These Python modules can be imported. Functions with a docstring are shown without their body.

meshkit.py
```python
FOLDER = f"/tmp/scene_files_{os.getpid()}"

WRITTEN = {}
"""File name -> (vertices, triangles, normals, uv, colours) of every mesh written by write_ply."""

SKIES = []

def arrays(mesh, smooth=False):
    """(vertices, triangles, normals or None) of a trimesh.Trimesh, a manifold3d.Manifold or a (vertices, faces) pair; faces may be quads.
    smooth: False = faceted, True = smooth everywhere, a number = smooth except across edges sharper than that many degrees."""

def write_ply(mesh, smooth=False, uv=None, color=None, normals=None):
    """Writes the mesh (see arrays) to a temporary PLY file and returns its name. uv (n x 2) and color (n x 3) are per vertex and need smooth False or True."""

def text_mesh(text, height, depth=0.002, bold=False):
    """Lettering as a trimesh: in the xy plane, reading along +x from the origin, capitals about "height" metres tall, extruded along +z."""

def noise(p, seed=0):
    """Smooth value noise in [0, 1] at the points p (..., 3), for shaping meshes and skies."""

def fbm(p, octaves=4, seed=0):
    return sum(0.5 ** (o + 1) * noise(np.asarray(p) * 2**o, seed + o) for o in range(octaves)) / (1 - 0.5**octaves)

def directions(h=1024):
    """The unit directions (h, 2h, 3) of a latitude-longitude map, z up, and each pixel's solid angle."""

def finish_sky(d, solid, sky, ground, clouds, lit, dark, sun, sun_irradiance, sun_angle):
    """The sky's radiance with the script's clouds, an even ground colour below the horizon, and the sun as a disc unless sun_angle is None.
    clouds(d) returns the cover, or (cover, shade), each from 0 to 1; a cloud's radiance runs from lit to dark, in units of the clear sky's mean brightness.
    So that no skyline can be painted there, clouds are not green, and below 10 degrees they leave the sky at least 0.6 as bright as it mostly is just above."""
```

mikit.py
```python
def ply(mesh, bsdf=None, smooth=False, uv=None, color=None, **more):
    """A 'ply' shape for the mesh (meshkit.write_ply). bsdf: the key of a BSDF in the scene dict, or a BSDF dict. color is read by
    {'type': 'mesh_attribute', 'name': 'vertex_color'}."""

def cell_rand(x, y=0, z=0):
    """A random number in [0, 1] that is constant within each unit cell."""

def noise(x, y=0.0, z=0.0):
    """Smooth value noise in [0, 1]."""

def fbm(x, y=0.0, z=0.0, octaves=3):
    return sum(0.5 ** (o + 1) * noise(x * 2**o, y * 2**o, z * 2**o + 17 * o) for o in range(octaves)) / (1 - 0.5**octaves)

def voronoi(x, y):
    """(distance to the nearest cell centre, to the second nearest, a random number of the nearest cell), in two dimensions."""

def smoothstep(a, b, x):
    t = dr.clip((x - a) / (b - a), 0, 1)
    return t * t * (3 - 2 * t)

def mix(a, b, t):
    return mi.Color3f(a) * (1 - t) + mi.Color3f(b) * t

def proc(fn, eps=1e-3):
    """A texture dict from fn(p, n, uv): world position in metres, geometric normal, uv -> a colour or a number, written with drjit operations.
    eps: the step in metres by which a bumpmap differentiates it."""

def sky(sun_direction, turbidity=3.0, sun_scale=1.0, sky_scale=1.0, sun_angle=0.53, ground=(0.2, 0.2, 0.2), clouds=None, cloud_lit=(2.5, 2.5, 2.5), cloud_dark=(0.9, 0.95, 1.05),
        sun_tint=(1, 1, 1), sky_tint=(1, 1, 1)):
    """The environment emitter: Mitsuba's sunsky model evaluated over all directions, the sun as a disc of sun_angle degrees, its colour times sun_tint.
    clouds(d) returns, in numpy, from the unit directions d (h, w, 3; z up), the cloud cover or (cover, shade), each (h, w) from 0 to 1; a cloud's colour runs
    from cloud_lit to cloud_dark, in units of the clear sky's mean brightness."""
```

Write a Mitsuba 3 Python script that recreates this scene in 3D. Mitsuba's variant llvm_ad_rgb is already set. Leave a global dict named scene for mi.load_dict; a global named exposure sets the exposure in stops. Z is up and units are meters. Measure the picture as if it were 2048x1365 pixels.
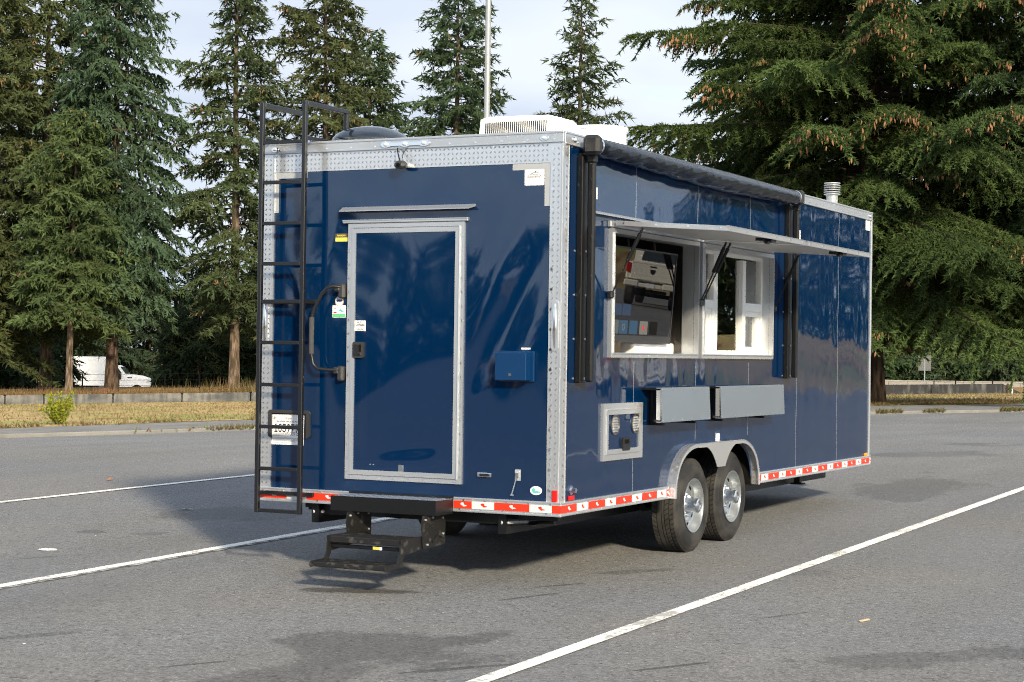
import math
import numpy as np
import trimesh
import mitsuba as mi
import drjit as dr
import mikit
import meshkit
from scipy.spatial import ConvexHull
import shapely
from shapely.geometry import Polygon, Point, LineString, box as sbox
from shapely.ops import unary_union
from mikit import proc, noise, fbm, voronoi, cell_rand, smoothstep, mix

T = mi.ScalarTransform4f
scene, labels = {}, {}

# ------------------------------------------------------------------ camera, sky, exposure
CAM = np.array([-11.319, -5.3282, 1.5939])
FWD = np.array([0.89323673, 0.44953567, 0.00676907])
UPV = np.array([-0.01222742, 0.00923997, 0.99988255])
scene['camera'] = {'type': 'perspective', 'fov': 30.716, 'fov_axis': 'x', 'near_clip': 0.1, 'far_clip': 4000.0,
                   'to_world': T().look_at(origin=CAM.tolist(), target=(CAM + FWD * 10).tolist(), up=UPV.tolist())}
exposure = 3.08


def cloud_cover(d):
    z = np.maximum(d[..., 2], 0.0)
    q = d / np.maximum(z + 0.16, 0.05)[..., None]
    p = np.stack([q[..., 0] * 1.1, q[..., 1] * 1.1, q[..., 0] * 0 + 3.0], -1)
    a = meshkit.fbm(p, 5, 4)
    b = meshkit.fbm(p * 2.3 + 7.0, 4, 9)
    cover = np.clip((a - 0.34) / 0.16, 0, 1)
    cover = 0.45 + 0.55 * cover
    shade = np.clip((b - 0.36) / 0.3, 0, 1) * 0.8
    return cover, shade


SUN = (-0.84, -0.87, 0.50)
scene['sky_light'] = mikit.sky(SUN, turbidity=3.2, sun_scale=0.66, sun_angle=4.0, clouds=cloud_cover,
                               cloud_lit=(1.48, 1.60, 1.76), cloud_dark=(1.08, 1.24, 1.50), ground=(0.12, 0.12, 0.115), sun_tint=(0.85, 0.97, 1.16))


# ------------------------------------------------------------------ helpers
USED = set()


def number(key):
    k, name = 0, key
    while name in USED or name in scene:
        k += 1
        name = f'{key}_{k:03d}'
    USED.add(name)
    return name


def add(key, mesh, bsdf, smooth=False, label=None, cat=None, group=None, kind=None, **kw):
    if key in scene or key not in OPEN:
        key = number(key)
    OPEN.discard(key)
    scene[key] = mikit.ply(mesh, bsdf, smooth=smooth, **kw)
    tag(key, label, cat, group, kind)
    return key


def tag(key, label=None, cat=None, group=None, kind=None):
    d = {k: v for k, v in (('label', label), ('category', cat), ('group', group), ('kind', kind)) if v}
    if d:
        labels[key] = d


OPEN = set()  # names taken for a thing or part whose own mesh may still follow


def thing(name, label, cat=None, group=None):
    key = number(name)
    OPEN.add(key)
    tag(key, label, cat, group)
    return key


def cat_(*ms):
    return trimesh.util.concatenate([m for m in ms if m is not None])


def bx(x0, x1, y0, y1, z0, z1, b=0.0):
    x0, x1 = min(x0, x1), max(x0, x1); y0, y1 = min(y0, y1), max(y0, y1); z0, z1 = min(z0, z1), max(z0, z1)
    c = np.array([(x0 + x1) / 2, (y0 + y1) / 2, (z0 + z1) / 2]); h = np.array([x1 - x0, y1 - y0, z1 - z0]) / 2
    if b <= 0:
        m = trimesh.creation.box(extents=2 * h); m.apply_translation(c); return m
    b = min(b, *(h * 0.6))
    pts = []
    for s in np.ndindex(2, 2, 2):
        sg = np.array(s) * 2 - 1
        for k in range(3):
            v = h - b; v[k] = h[k]
            pts.append(sg * v)
    return hull(np.array(pts) + c)


def hull(pts):
    pts = np.asarray(pts, float)
    H = ConvexHull(pts)
    m = trimesh.Trimesh(pts, H.simplices.copy(), process=False)
    cen = pts[H.vertices].mean(0)
    f = m.faces.copy()
    a, b_, c_ = pts[f[:, 0]], pts[f[:, 1]], pts[f[:, 2]]
    n = np.cross(b_ - a, c_ - a)
    flip = ((a - cen) * n).sum(1) < 0
    f[flip] = f[flip][:, ::-1]
    return trimesh.Trimesh(pts, f, process=False)


def tube(path, r, n=10, closed_ends=True, square=False):
    P = np.asarray(path, float)
    r = np.full(len(P), r) if np.isscalar(r) else np.asarray(r, float)
    V, Fc = [], []
    tang = np.gradient(P, axis=0)
    tang /= np.linalg.norm(tang, axis=1, keepdims=True) + 1e-12
    up = np.array([0, 0, 1.0]) if abs(tang[0][2]) < 0.9 else np.array([1.0, 0, 0])
    if square:
        n = 4
    u = np.cross(tang[0], up); u /= np.linalg.norm(u)
    for i in range(len(P)):
        u = u - tang[i] * (u @ tang[i]); u /= np.linalg.norm(u)
        w = np.cross(tang[i], u)
        a = np.arange(n) * 2 * np.pi / n + (np.pi / 4 if square else 0)
        V.append(P[i] + r[i] * (np.cos(a)[:, None] * u + np.sin(a)[:, None] * w))
    V = np.vstack(V)
    for i in range(len(P) - 1):
        for k in range(n):
            a, b = i * n + k, i * n + (k + 1) % n
            Fc += [[a, b, b + n], [a, b + n, a + n]]
    if closed_ends:
        V = np.vstack([V, P[0], P[-1]]); e = len(V)
        for k in range(n):
            Fc.append([e - 2, (k + 1) % n, k]); Fc.append([e - 1, (len(P) - 1) * n + k, (len(P) - 1) * n + (k + 1) % n])
    return trimesh.Trimesh(V, np.array(Fc), process=False)


def rod(p, q, r, n=10):
    return tube([p, q], r, n)


def lathe(prof, n=32, axis='z', centre=(0, 0, 0)):
    """prof: (radius, height) points; revolved about the axis"""
    prof = np.asarray(prof, float)
    a = np.arange(n) * 2 * np.pi / n
    V = np.stack([prof[:, None, 0] * np.cos(a), prof[:, None, 0] * np.sin(a), np.repeat(prof[:, 1:], n, 1)], -1).reshape(-1, 3)
    Fc = []
    for i in range(len(prof) - 1):
        for k in range(n):
            p, q = i * n + k, i * n + (k + 1) % n
            Fc += [[p, q, q + n], [p, q + n, p + n]]
    if axis == 'y':
        V = V[:, [0, 2, 1]]; Fc = [f[::-1] for f in Fc]
    elif axis == 'x':
        V = V[:, [2, 0, 1]]
    return trimesh.Trimesh(V + np.array(centre), np.array(Fc), process=False)


def extr(poly, d):
    """shapely polygon -> mesh in the xy plane, extruded along +z"""
    gs = [g for g in getattr(poly, 'geoms', [poly]) if g.area > 1e-9]
    return cat_(*[trimesh.creation.extrude_polygon(g, d, engine='earcut') for g in gs])


def on_rear(m, y=0.0, z=0.0, off=0.0):
    """plane drawing (x right, y up, z towards the viewer) onto the rear wall, origin at (y, z)"""
    v = np.array(m.vertices)
    return trimesh.Trimesh(np.stack([-off - v[:, 2], y - v[:, 0], z + v[:, 1]], -1), m.faces, process=False)


def on_side(m, x=0.0, z=0.0, off=0.0):
    v = np.array(m.vertices)
    return trimesh.Trimesh(np.stack([x + v[:, 0], -off - v[:, 2], z + v[:, 1]], -1), m.faces, process=False)


def rr(x0, x1, y0, y1, r):
    return sbox(x0 + r, y0 + r, x1 - r, y1 - r).buffer(r, 6)


def rect_ring(x0, x1, y0, y1, w):
    return sbox(x0, y0, x1, y1).difference(sbox(x0 + w, y0 + w, x1 - w, y1 - w))


def text(s, h, width=None, depth=0.0008, bold=False):
    m = meshkit.text_mesh(s, h, depth, bold)
    m.vertices = np.array(m.vertices)
    b = m.bounds
    m.apply_translation([-(b[0][0] + b[1][0]) / 2, 0, 0])
    if width:
        k = width / (b[1][0] - b[0][0])
        m.vertices = np.array(m.vertices) * [k, 1, 1]
    return m


def sst(a, b, x):
    t = np.clip((x - a) / (b - a), 0, 1)
    return t * t * (3 - 2 * t)


# ------------------------------------------------------------------ the lay of the land: D metres ahead of the camera, t metres to its right
FH = np.array([0.8932572, 0.44954597]); RH = np.array([0.44954597, -0.8932572])


def world(D, t):
    return CAM[0] + FH[0] * D + RH[0] * t, CAM[1] + FH[1] * D + RH[1] * t


def edges(D, t):
    s = np.clip(t / np.maximum(D, 15.0), -0.4, 0.45)
    a = (s + 0.2076) / 0.4426
    return a


def gz_dt(D, t):
    D = np.asarray(D, float); t = np.asarray(t, float)
    x, y = world(D, t)
    a = edges(D, t)
    kD, bD = 50 + 15 * a, 120 + 10 * a
    k = -0.724 + (-0.275 + 0.724) * a
    b = -2.039 + (-0.923 + 2.039) * a
    G = k + (b - k) * np.minimum((D - kD) / (bD - kD), 1.0)
    w = 1 - sst(16, 52, D)
    N = -0.01 + 0.02 * np.clip(x, -30, 12.5) + 0.008 * np.clip(y, -15, 8)
    return N * w + G * (1 - w)


def gz(x, y):
    dx, dy = np.asarray(x, float) - CAM[0], np.asarray(y, float) - CAM[1]
    return gz_dt(dx * FH[0] + dy * FH[1], dx * RH[0] + dy * RH[1])


def kerbD(t):
    D = np.full_like(np.asarray(t, float), 55.0)
    for _ in range(30):
        D = 50 + 15 * edges(D, t)
    return D


def barD(t):
    D = np.full_like(np.asarray(t, float), 120.0)
    for _ in range(30):
        D = 120 + 10 * edges(D, t)
    return D


def verge_dist(t):  # width of the kerb top and the strip of old asphalt behind it
    return 9.0 + 3.0 * np.clip((np.asarray(t, float) + 12) / 28, 0, 1)


def place(px, D):
    """(x, y) on the ground for a column of the photograph's width and a distance"""
    return world(D, (px - 1024) / 3728.4 * D)


def grid_mesh(DD, TT, ZZ):
    x, y = world(DD, TT)
    V = np.stack([x, y, ZZ], -1)
    n, m = DD.shape
    i = np.arange(n * m).reshape(n, m)
    a, b, c_, d = i[:-1, :-1].ravel(), i[1:, :-1].ravel(), i[1:, 1:].ravel(), i[:-1, 1:].ravel()
    Fc = np.vstack([np.stack([a, d, c_], 1), np.stack([a, c_, b], 1)])
    m_ = trimesh.Trimesh(V.reshape(-1, 3), Fc, process=False)
    if m_.face_normals[:, 2].mean() < 0:
        m_ = trimesh.Trimesh(V.reshape(-1, 3), Fc[:, ::-1], process=False)
    return m_


# ------------------------------------------------------------------ materials
def rgb(*v):
    return {'type': 'rgb', 'value': list(v)}


def mat(name, color, rough=0.5, metal=0.0, spec=0.5, two=True, **kw):
    d = {'type': 'principled', 'base_color': rgb(*color) if isinstance(color, tuple) else color, 'roughness': rough if not isinstance(rough, dict) else rough,
         'metallic': metal, 'specular': spec, **kw}
    scene[name] = {'type': 'twosided', 'bsdf': d} if two else d


def bumped(name, color, fn, scale=1.0, eps=1e-3, rough=0.5, metal=0.0, spec=0.5, **kw):
    d = {'type': 'principled', 'base_color': rgb(*color) if isinstance(color, tuple) else color, 'roughness': rough, 'metallic': metal, 'specular': spec, **kw}
    scene[name] = {'type': 'twosided', 'bsdf': {'type': 'bumpmap', 'arbitrary': proc(fn, eps), 'scale': scale, 'bsdf': d}}


def gauss(x, z, cx, cz, sx, sz, rot=0.0):
    c, s = math.cos(rot), math.sin(rot)
    u = ((x - cx) * c + (z - cz) * s) / sx
    v = (-(x - cx) * s + (z - cz) * c) / sz
    return dr.exp(-(u * u + v * v))


def skin_waves(p, n, uv):  # the thin sheet metal's buckles, in metres
    rear = dr.abs(n.x) > 0.6
    y, z, x = p.y, p.z, p.x
    r = 0.0105 * (noise(y * 1.7 + z * 0.5 + 3.1, z * 0.9 - y * 0.3, 2.0) - 0.5) + 0.0034 * (noise(y * 4.0 + z * 1.2, z * 2.2 - y * 0.7, 8.0) - 0.5)
    # long slanting buckles beside the door and a shallow dent in its foot
    r += 0.0050 * gauss(y, z, 0.50, 2.10, 0.13, 0.42, 0.42) - 0.0035 * gauss(y, z, 0.30, 1.95, 0.12, 0.5, 0.5) + 0.002 * gauss(y, z, 0.62, 1.30, 0.07, 0.16, 0.3)
    r += -0.005 * gauss(y, z, 1.17, 0.95, 0.34, 0.11, -0.1) + 0.004 * gauss(y, z, 2.0, 1.8, 0.12, 0.4, -0.4)
    s = 0.0044 * (noise(x * 2.6 + 1.7, z * 0.9, 5.0) - 0.5) + 0.0016 * (noise(x * 7.0, z * 2.0 + 0.3 * noise(x * 3.0, z, 1.0), 11.0) - 0.5)
    s += 0.0042 * (noise(x * 2.1 + 5.0, z * 2.3, 3.0) - 0.5)
    s += 0.0006 * (noise(x * 14.0, z * 6.0, 4.0) - 0.5) * smoothstep(2.2, 1.5, z) * smoothstep(0.9, 1.4, z)
    return dr.select(rear, r, s)


def aniso(p, n, uv):
    return 0.0007 * (noise(p.x * 6.0, p.z * 5.0 + p.y * 5.0, 1.0) - 0.5)


def road_film(p, n, uv):  # clean blue with a thin film of road dust low down and faint water runs
    low = smoothstep(1.15, 0.55, p.z) * fbm(p.x * 5 + p.y * 5, p.z * 6, 2.0, 4)
    runs = smoothstep(0.62, 0.80, noise(p.x * 26 + p.y * 26, p.z * 0.9, 6.0)) * smoothstep(0.45, 0.7, noise(p.x * 1.3 + p.y * 1.3, p.z * 0.8, 3.0))
    specks = smoothstep(0.90, 0.97, noise(p.x * 90 + p.y * 90, p.z * 90, 3.0))
    return mix((0.0001, 0.0145, 0.056), (0.16, 0.15, 0.14), 0.035 * low + 0.012 * runs + 0.04 * specks)


bumped('blue_paint', proc(road_film), skin_waves, 1.0, 4e-3, rough=0.02, spec=0.85)
bumped('blue_paint_flat', (0.0001, 0.0145, 0.057), aniso, 1.0, 4e-3, rough=0.05, spec=0.8)
mat('box_blue', (0.0015, 0.030, 0.105), 0.22, 0.0, 0.5)


def brushed(p, n, uv):
    return mix((0.56, 0.58, 0.61), (0.66, 0.68, 0.71), noise(p.x * 3 + p.y * 3, p.z * 4, 3.0))


mat('aluminium', proc(brushed), 0.36, 0.75, 0.5)
mat('tread_plate', (0.78, 0.79, 0.81), 0.24, 0.80, 0.5)
mat('tread_ridge', (0.50, 0.52, 0.55), 0.10, 1.0, 0.5)
mat('bare_zinc', (0.46, 0.48, 0.50), 0.5, 0.35, 0.4)
mat('chrome', (0.85, 0.86, 0.88), 0.06, 1.0)


def stain_bump(p, n, uv):
    return 0.0016 * (noise(p.x * 4.0, p.z * 3.0, 2.0) - 0.5) + 0.0012 * gauss(p.x, p.z, 2.05, 1.3, 0.12, 0.2) - 0.0015 * gauss(p.x, p.z, 3.9, 1.2, 0.12, 0.2)


bumped('stainless', (0.57, 0.63, 0.69), stain_bump, 1.0, 4e-3, rough=0.33, metal=0.92)
mat('stainless_in', (0.42, 0.39, 0.36), 0.28, 1.0)
mat('black_metal', (0.006, 0.0064, 0.0075), 0.38, 0.0, 0.35)
mat('ladder_black', (0.009, 0.010, 0.013), 0.28, 0.0, 0.6)
mat('black_plastic', (0.012, 0.012, 0.013), 0.4)
mat('grey_plastic', (0.030, 0.031, 0.034), 0.45)
mat('worn_black', proc(lambda p, n, uv: mix((0.010, 0.010, 0.0105), (0.055, 0.052, 0.05), smoothstep(0.58, 0.8, fbm(p.x * 22, p.y * 22, p.z * 22, 4)))), 0.45)
mat('foam', (0.065, 0.066, 0.07), 0.85, 0, 0.2)
mat('red_tape', (0.72, 0.035, 0.012), 0.3)
mat('white_tape', (0.62, 0.64, 0.66), 0.35)
mat('white_paint', (0.78, 0.78, 0.77), 0.4)
mat('white_plastic', (0.80, 0.80, 0.79), 0.38)
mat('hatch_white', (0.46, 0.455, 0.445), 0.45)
mat('sticker_white', (0.80, 0.81, 0.82), 0.4)
mat('paper', (0.76, 0.77, 0.80), 0.7)
mat('ink', (0.03, 0.03, 0.035), 0.6)
mat('ink_grey', (0.30, 0.31, 0.33), 0.6)
mat('ink_blue', (0.05, 0.07, 0.28), 0.6)
mat('sticker_yellow', (0.70, 0.60, 0.10), 0.45)
mat('sticker_brown', (0.09, 0.07, 0.035), 0.45)
mat('sticker_green', (0.12, 0.50, 0.22), 0.45)
mat('sticker_teal', (0.10, 0.48, 0.47), 0.45)
mat('sticker_tan', (0.55, 0.38, 0.22), 0.5)
mat('lens_red', (0.55, 0.012, 0.012), 0.12, 0, 0.6)
mat('lens_amber', (0.80, 0.30, 0.01), 0.12, 0, 0.6)
mat('lens_clear', (0.72, 0.74, 0.76), 0.08, 0.3, 0.7)
mat('dome_smoke', (0.010, 0.017, 0.030), 0.05, 0, 1.0)
mat('glass_frost', (0.42, 0.47, 0.47), 0.25)
scene['pane'] = {'type': 'thindielectric', 'int_ior': 1.52}
scene['screen_black'] = {'type': 'twosided', 'bsdf': {'type': 'plastic', 'diffuse_reflectance': rgb(0.003, 0.003, 0.004), 'int_ior': 1.52}}
mat('tile_blue', (0.01, 0.045, 0.10), 0.06, 0, 0.6)
mat('tile_navy', (0.008, 0.024, 0.065), 0.06, 0, 0.6)
mat('tile_grey', (0.06, 0.07, 0.075), 0.06, 0, 0.6)
mat('tile_pale', (0.11, 0.11, 0.11), 0.06, 0, 0.6)
mat('awning_fabric', (0.003, 0.0045, 0.008), 0.22, 0, 0.30)
mat('rim_silver', (0.42, 0.45, 0.48), 0.30, 0.75, 0.5)
mat('dark_void', (0.006, 0.006, 0.006), 0.8, 0, 0.1)
mat('interior_wall', (0.55, 0.53, 0.49), 0.5)
mat('interior_green', (0.52, 0.58, 0.42), 0.5)
mat('wood', (0.36, 0.24, 0.13), 0.6)


def rubber(p, n, uv):
    return mix((0.018, 0.018, 0.019), (0.048, 0.046, 0.044), smoothstep(0.3, 0.75, fbm(p.x * 7, p.y * 9, p.z * 7, 4)))


mat('tyre_rubber', proc(rubber), 0.62, 0, 0.35)
mat('galvanised', proc(lambda p, n, uv: mix((0.30, 0.33, 0.35), (0.42, 0.44, 0.46), fbm(p.x * 5, p.y * 5, p.z * 2.5, 3))), 0.45, 0.3)


# ---- ground materials
def near_ellipse(p, cx, cy, ax, ay, rot, w):
    c, s = math.cos(rot), math.sin(rot)
    dx, dy = p.x - cx, p.y - cy
    u = (dx * c + dy * s) / ax
    v = (-dx * s + dy * c) / ay
    r = dr.sqrt(u * u + v * v)
    return 1 - smoothstep(0.75, 1.1, r + w)


STAINS = []  # filled below, before the material is made


def asphalt_color(p, n, uv):
    g = fbm(p.x * 0.35, p.y * 0.35, 1.0, 4)
    streak = fbm(p.x * 0.25, p.y * 1.5, 7.0, 3)
    base = 0.128 + 0.034 * (g - 0.5) + 0.036 * (streak - 0.5)
    f = noise(p.x * 70, p.y * 70, 2.0)
    f2 = noise(p.x * 160, p.y * 160, 5.0)
    f3 = noise(p.x * 34, p.y * 34, 8.0)
    s = base * (0.46 + 0.52 * f + 0.34 * f2 + 0.24 * f3)
    stone = smoothstep(0.80, 0.95, noise(p.x * 115, p.y * 115, 9.0))
    s = s + stone * 0.12
    pit = smoothstep(0.80, 0.95, noise(p.x * 48, p.y * 48, 12.0))
    s = s * (1 - 0.45 * pit)
    dark = mi.Float(0.0)
    wob = (fbm(p.x * 1.3, p.y * 2.6, 5.0, 5) - 0.5) * 2.3 + (noise(p.x * 14, p.y * 14, 5.0) - 0.5) * 0.25
    for cx, cy, ax, ay, rot, k, seed in STAINS:
        dark = dr.maximum(dark, k * near_ellipse(p, cx, cy, ax, ay, rot, wob))
    s = s * (1 - dark)
    # a hairline crack here and there
    cr = dr.abs(fbm(p.x * 0.55 + 4.0, p.y * 0.55, 3.0, 4) - 0.52)
    s = s * (1 - 0.45 * (1 - smoothstep(0.0, 0.0028, cr)) * smoothstep(0.52, 0.66, noise(p.x * 0.4, p.y * 0.4, 4.0)))
    warm = smoothstep(0.35, 0.7, fbm(p.x * 0.5, p.y * 0.5, 21.0, 3))
    return mi.Color3f(s * (0.955 + 0.045 * warm), s * (0.98 + 0.01 * warm), s * (1.045 - 0.05 * warm))


def pave_bump(p, n, uv):
    return 0.0030 * noise(p.x * 75, p.y * 75, 3.0) + 0.0016 * noise(p.x * 160, p.y * 160, 6.0)


def gpx(u, v):
    """ground point of the near pavement under a pixel of the 2048 x 1365 photograph"""
    right = np.array([0.44942032, -0.89321459, 0.01375014])
    d = FWD + right * (u - 1024) / 3728.43 - UPV * (v - 682.5) / 3728.43
    k = 12.0
    for _ in range(60):
        P = CAM + d * k
        k += (P[2] - gz(P[0], P[1])) / max(-(d[2] - 0.02 * d[0]), 0.02) * 0.6
    P = CAM + d * k
    return P[0], P[1]


def stain(u0, v0, u1, v1, half, k, seed):
    a, b = np.array(gpx(u0, v0)), np.array(gpx(u1, v1))
    c_ = (a + b) / 2; L = np.linalg.norm(b - a) / 2
    STAINS.append((c_[0], c_[1], L, half, math.atan2(*(b - a)[::-1]), k, seed))


stain(560, 1300, 980, 1290, 0.62, 0.36, 1.0)
stain(420, 1350, 800, 1340, 0.42, 0.30, 2.0)
stain(640, 1180, 815, 1184, 0.10, 0.55, 3.0)
stain(300, 1036, 600, 1025, 0.55, 0.25, 4.0)
stain(145, 1066, 215, 1062, 0.22, 0.35, 5.0)
stain(270, 1070, 360, 1064, 0.14, 0.25, 6.0)
stain(1780, 995, 1900, 955, 0.55, 0.28, 7.0)
stain(1830, 915, 1930, 905, 0.75, 0.26, 8.0)
stain(1890, 890, 2010, 888, 0.6, 0.26, 9.0)
stain(1600, 1330, 2040, 1300, 0.25, 0.30, 10.0)
stain(1150, 1150, 1330, 1140, 0.09, 0.30, 11.0)
stain(1085, 1109, 1125, 1107, 0.10, 0.35, 12.0)
stain(0, 1278, 170, 1262, 0.06, 0.30, 13.0)
stain(1560, 1140, 1650, 1150, 0.18, 0.18, 14.0)
for q, cr in enumerate([(95, 1256, 200, 1247, 0.020), (300, 1337, 505, 1318, 0.022), (985, 1203, 1120, 1186, 0.020), (1060, 1176, 1180, 1166, 0.03), (760, 1350, 1010, 1330, 0.035), (1500, 1240, 1640, 1222, 0.018), (1240, 1345, 1420, 1325, 0.025), (20, 1120, 120, 1112, 0.02)]):
    stain(*cr, 0.5, 20.0 + q)
scene['asphalt'] = {'type': 'twosided', 'bsdf': {'type': 'bumpmap', 'arbitrary': proc(pave_bump, 3e-3), 'scale': 1.0,
                    'bsdf': {'type': 'principled', 'base_color': proc(asphalt_color), 'roughness': 0.78, 'specular': 0.35}}}


def line_color(p, n, uv):
    w = 0.5 * fbm(p.x * 37 + p.y * 11, p.y * 37 - p.x * 11, 3.0, 4) + 0.5 * fbm(p.x * 2.3, p.y * 6.1, 3.0, 3)
    c = noise(p.x * 75, p.y * 75, 2.0)
    wear = smoothstep(0.52, 0.64, w) * 0.60 + 0.16 * c
    return mix((0.72, 0.71, 0.68), (0.16, 0.16, 0.155), wear)


mat('line_paint', proc(line_color), 0.7, 0, 0.3)
mat('old_line_paint', proc(lambda p, n, uv: mix((0.34, 0.34, 0.33), (0.10, 0.10, 0.10), smoothstep(0.35, 0.65, fbm(p.x * 14, p.y * 14, 3.0, 3)))), 0.8, 0, 0.3)


def concrete_color(p, n, uv):
    a = fbm(p.x * 0.9, p.y * 0.9, p.z * 2.0, 4)
    b = fbm(p.x * 5.0, p.y * 5.0, p.z * 0.7, 3)
    return mix((0.075, 0.078, 0.083), (0.21, 0.205, 0.195), smoothstep(0.30, 0.72, 0.55 * a + 0.45 * b))


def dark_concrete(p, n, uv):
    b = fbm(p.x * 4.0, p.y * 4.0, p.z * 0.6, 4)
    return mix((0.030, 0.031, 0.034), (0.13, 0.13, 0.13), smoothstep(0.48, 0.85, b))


mat('concrete', proc(concrete_color), 0.85, 0, 0.3)
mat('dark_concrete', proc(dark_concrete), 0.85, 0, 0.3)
mat('pale_concrete', proc(lambda p, n, uv: mix((0.24, 0.23, 0.22), (0.33, 0.315, 0.30), fbm(p.x * 0.8, p.y * 0.8, p.z * 2, 3))), 0.85, 0, 0.3)
mat('kerb_concrete', proc(lambda p, n, uv: mix((0.15, 0.148, 0.14), (0.27, 0.265, 0.25), fbm(p.x * 2.0, p.y * 2.0, 4.0, 4))), 0.85, 0, 0.3)
mat('old_asphalt', proc(lambda p, n, uv: mix((0.085, 0.086, 0.09), (0.155, 0.152, 0.148), fbm(p.x * 1.3, p.y * 1.3, 4.0, 4))), 0.9, 0, 0.3)


def dry_grass(p, n, uv):
    a = fbm(p.x * 0.22, p.y * 0.22, 4.0, 4)
    b = fbm(p.x * 2.2, p.y * 2.2, 9.0, 3)
    c = mix((0.20, 0.145, 0.070), (0.28, 0.22, 0.115), b)
    c = mix(c, mi.Color3f(0.17, 0.168, 0.065), smoothstep(0.52, 0.70, a))
    return mix(c, mi.Color3f(0.14, 0.085, 0.04), smoothstep(0.60, 0.74, fbm(p.x * 0.5, p.y * 0.9, 17.0, 3)))


mat('dry_grass_ground', proc(dry_grass), 0.95, 0, 0.1)
mat('berm_soil', proc(lambda p, n, uv: mix((0.10, 0.07, 0.035), (0.20, 0.13, 0.06), fbm(p.x * 0.8, p.y * 0.8, 3.0, 4))), 0.95, 0, 0.1)


def bark(p, n, uv):
    a = fbm(p.x * 9, p.y * 9, p.z * 1.6, 4)
    return mix((0.075, 0.055, 0.040), (0.25, 0.19, 0.145), smoothstep(0.3, 0.75, a))


def bark_dark(p, n, uv):
    a = fbm(p.x * 8, p.y * 8, p.z * 1.6, 4)
    return mix((0.035, 0.024, 0.018), (0.14, 0.095, 0.07), smoothstep(0.3, 0.75, a))


def bark_bump(p, n, uv):
    return 0.05 * fbm(p.x * 9, p.y * 9, p.z * 1.5, 3)


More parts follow.
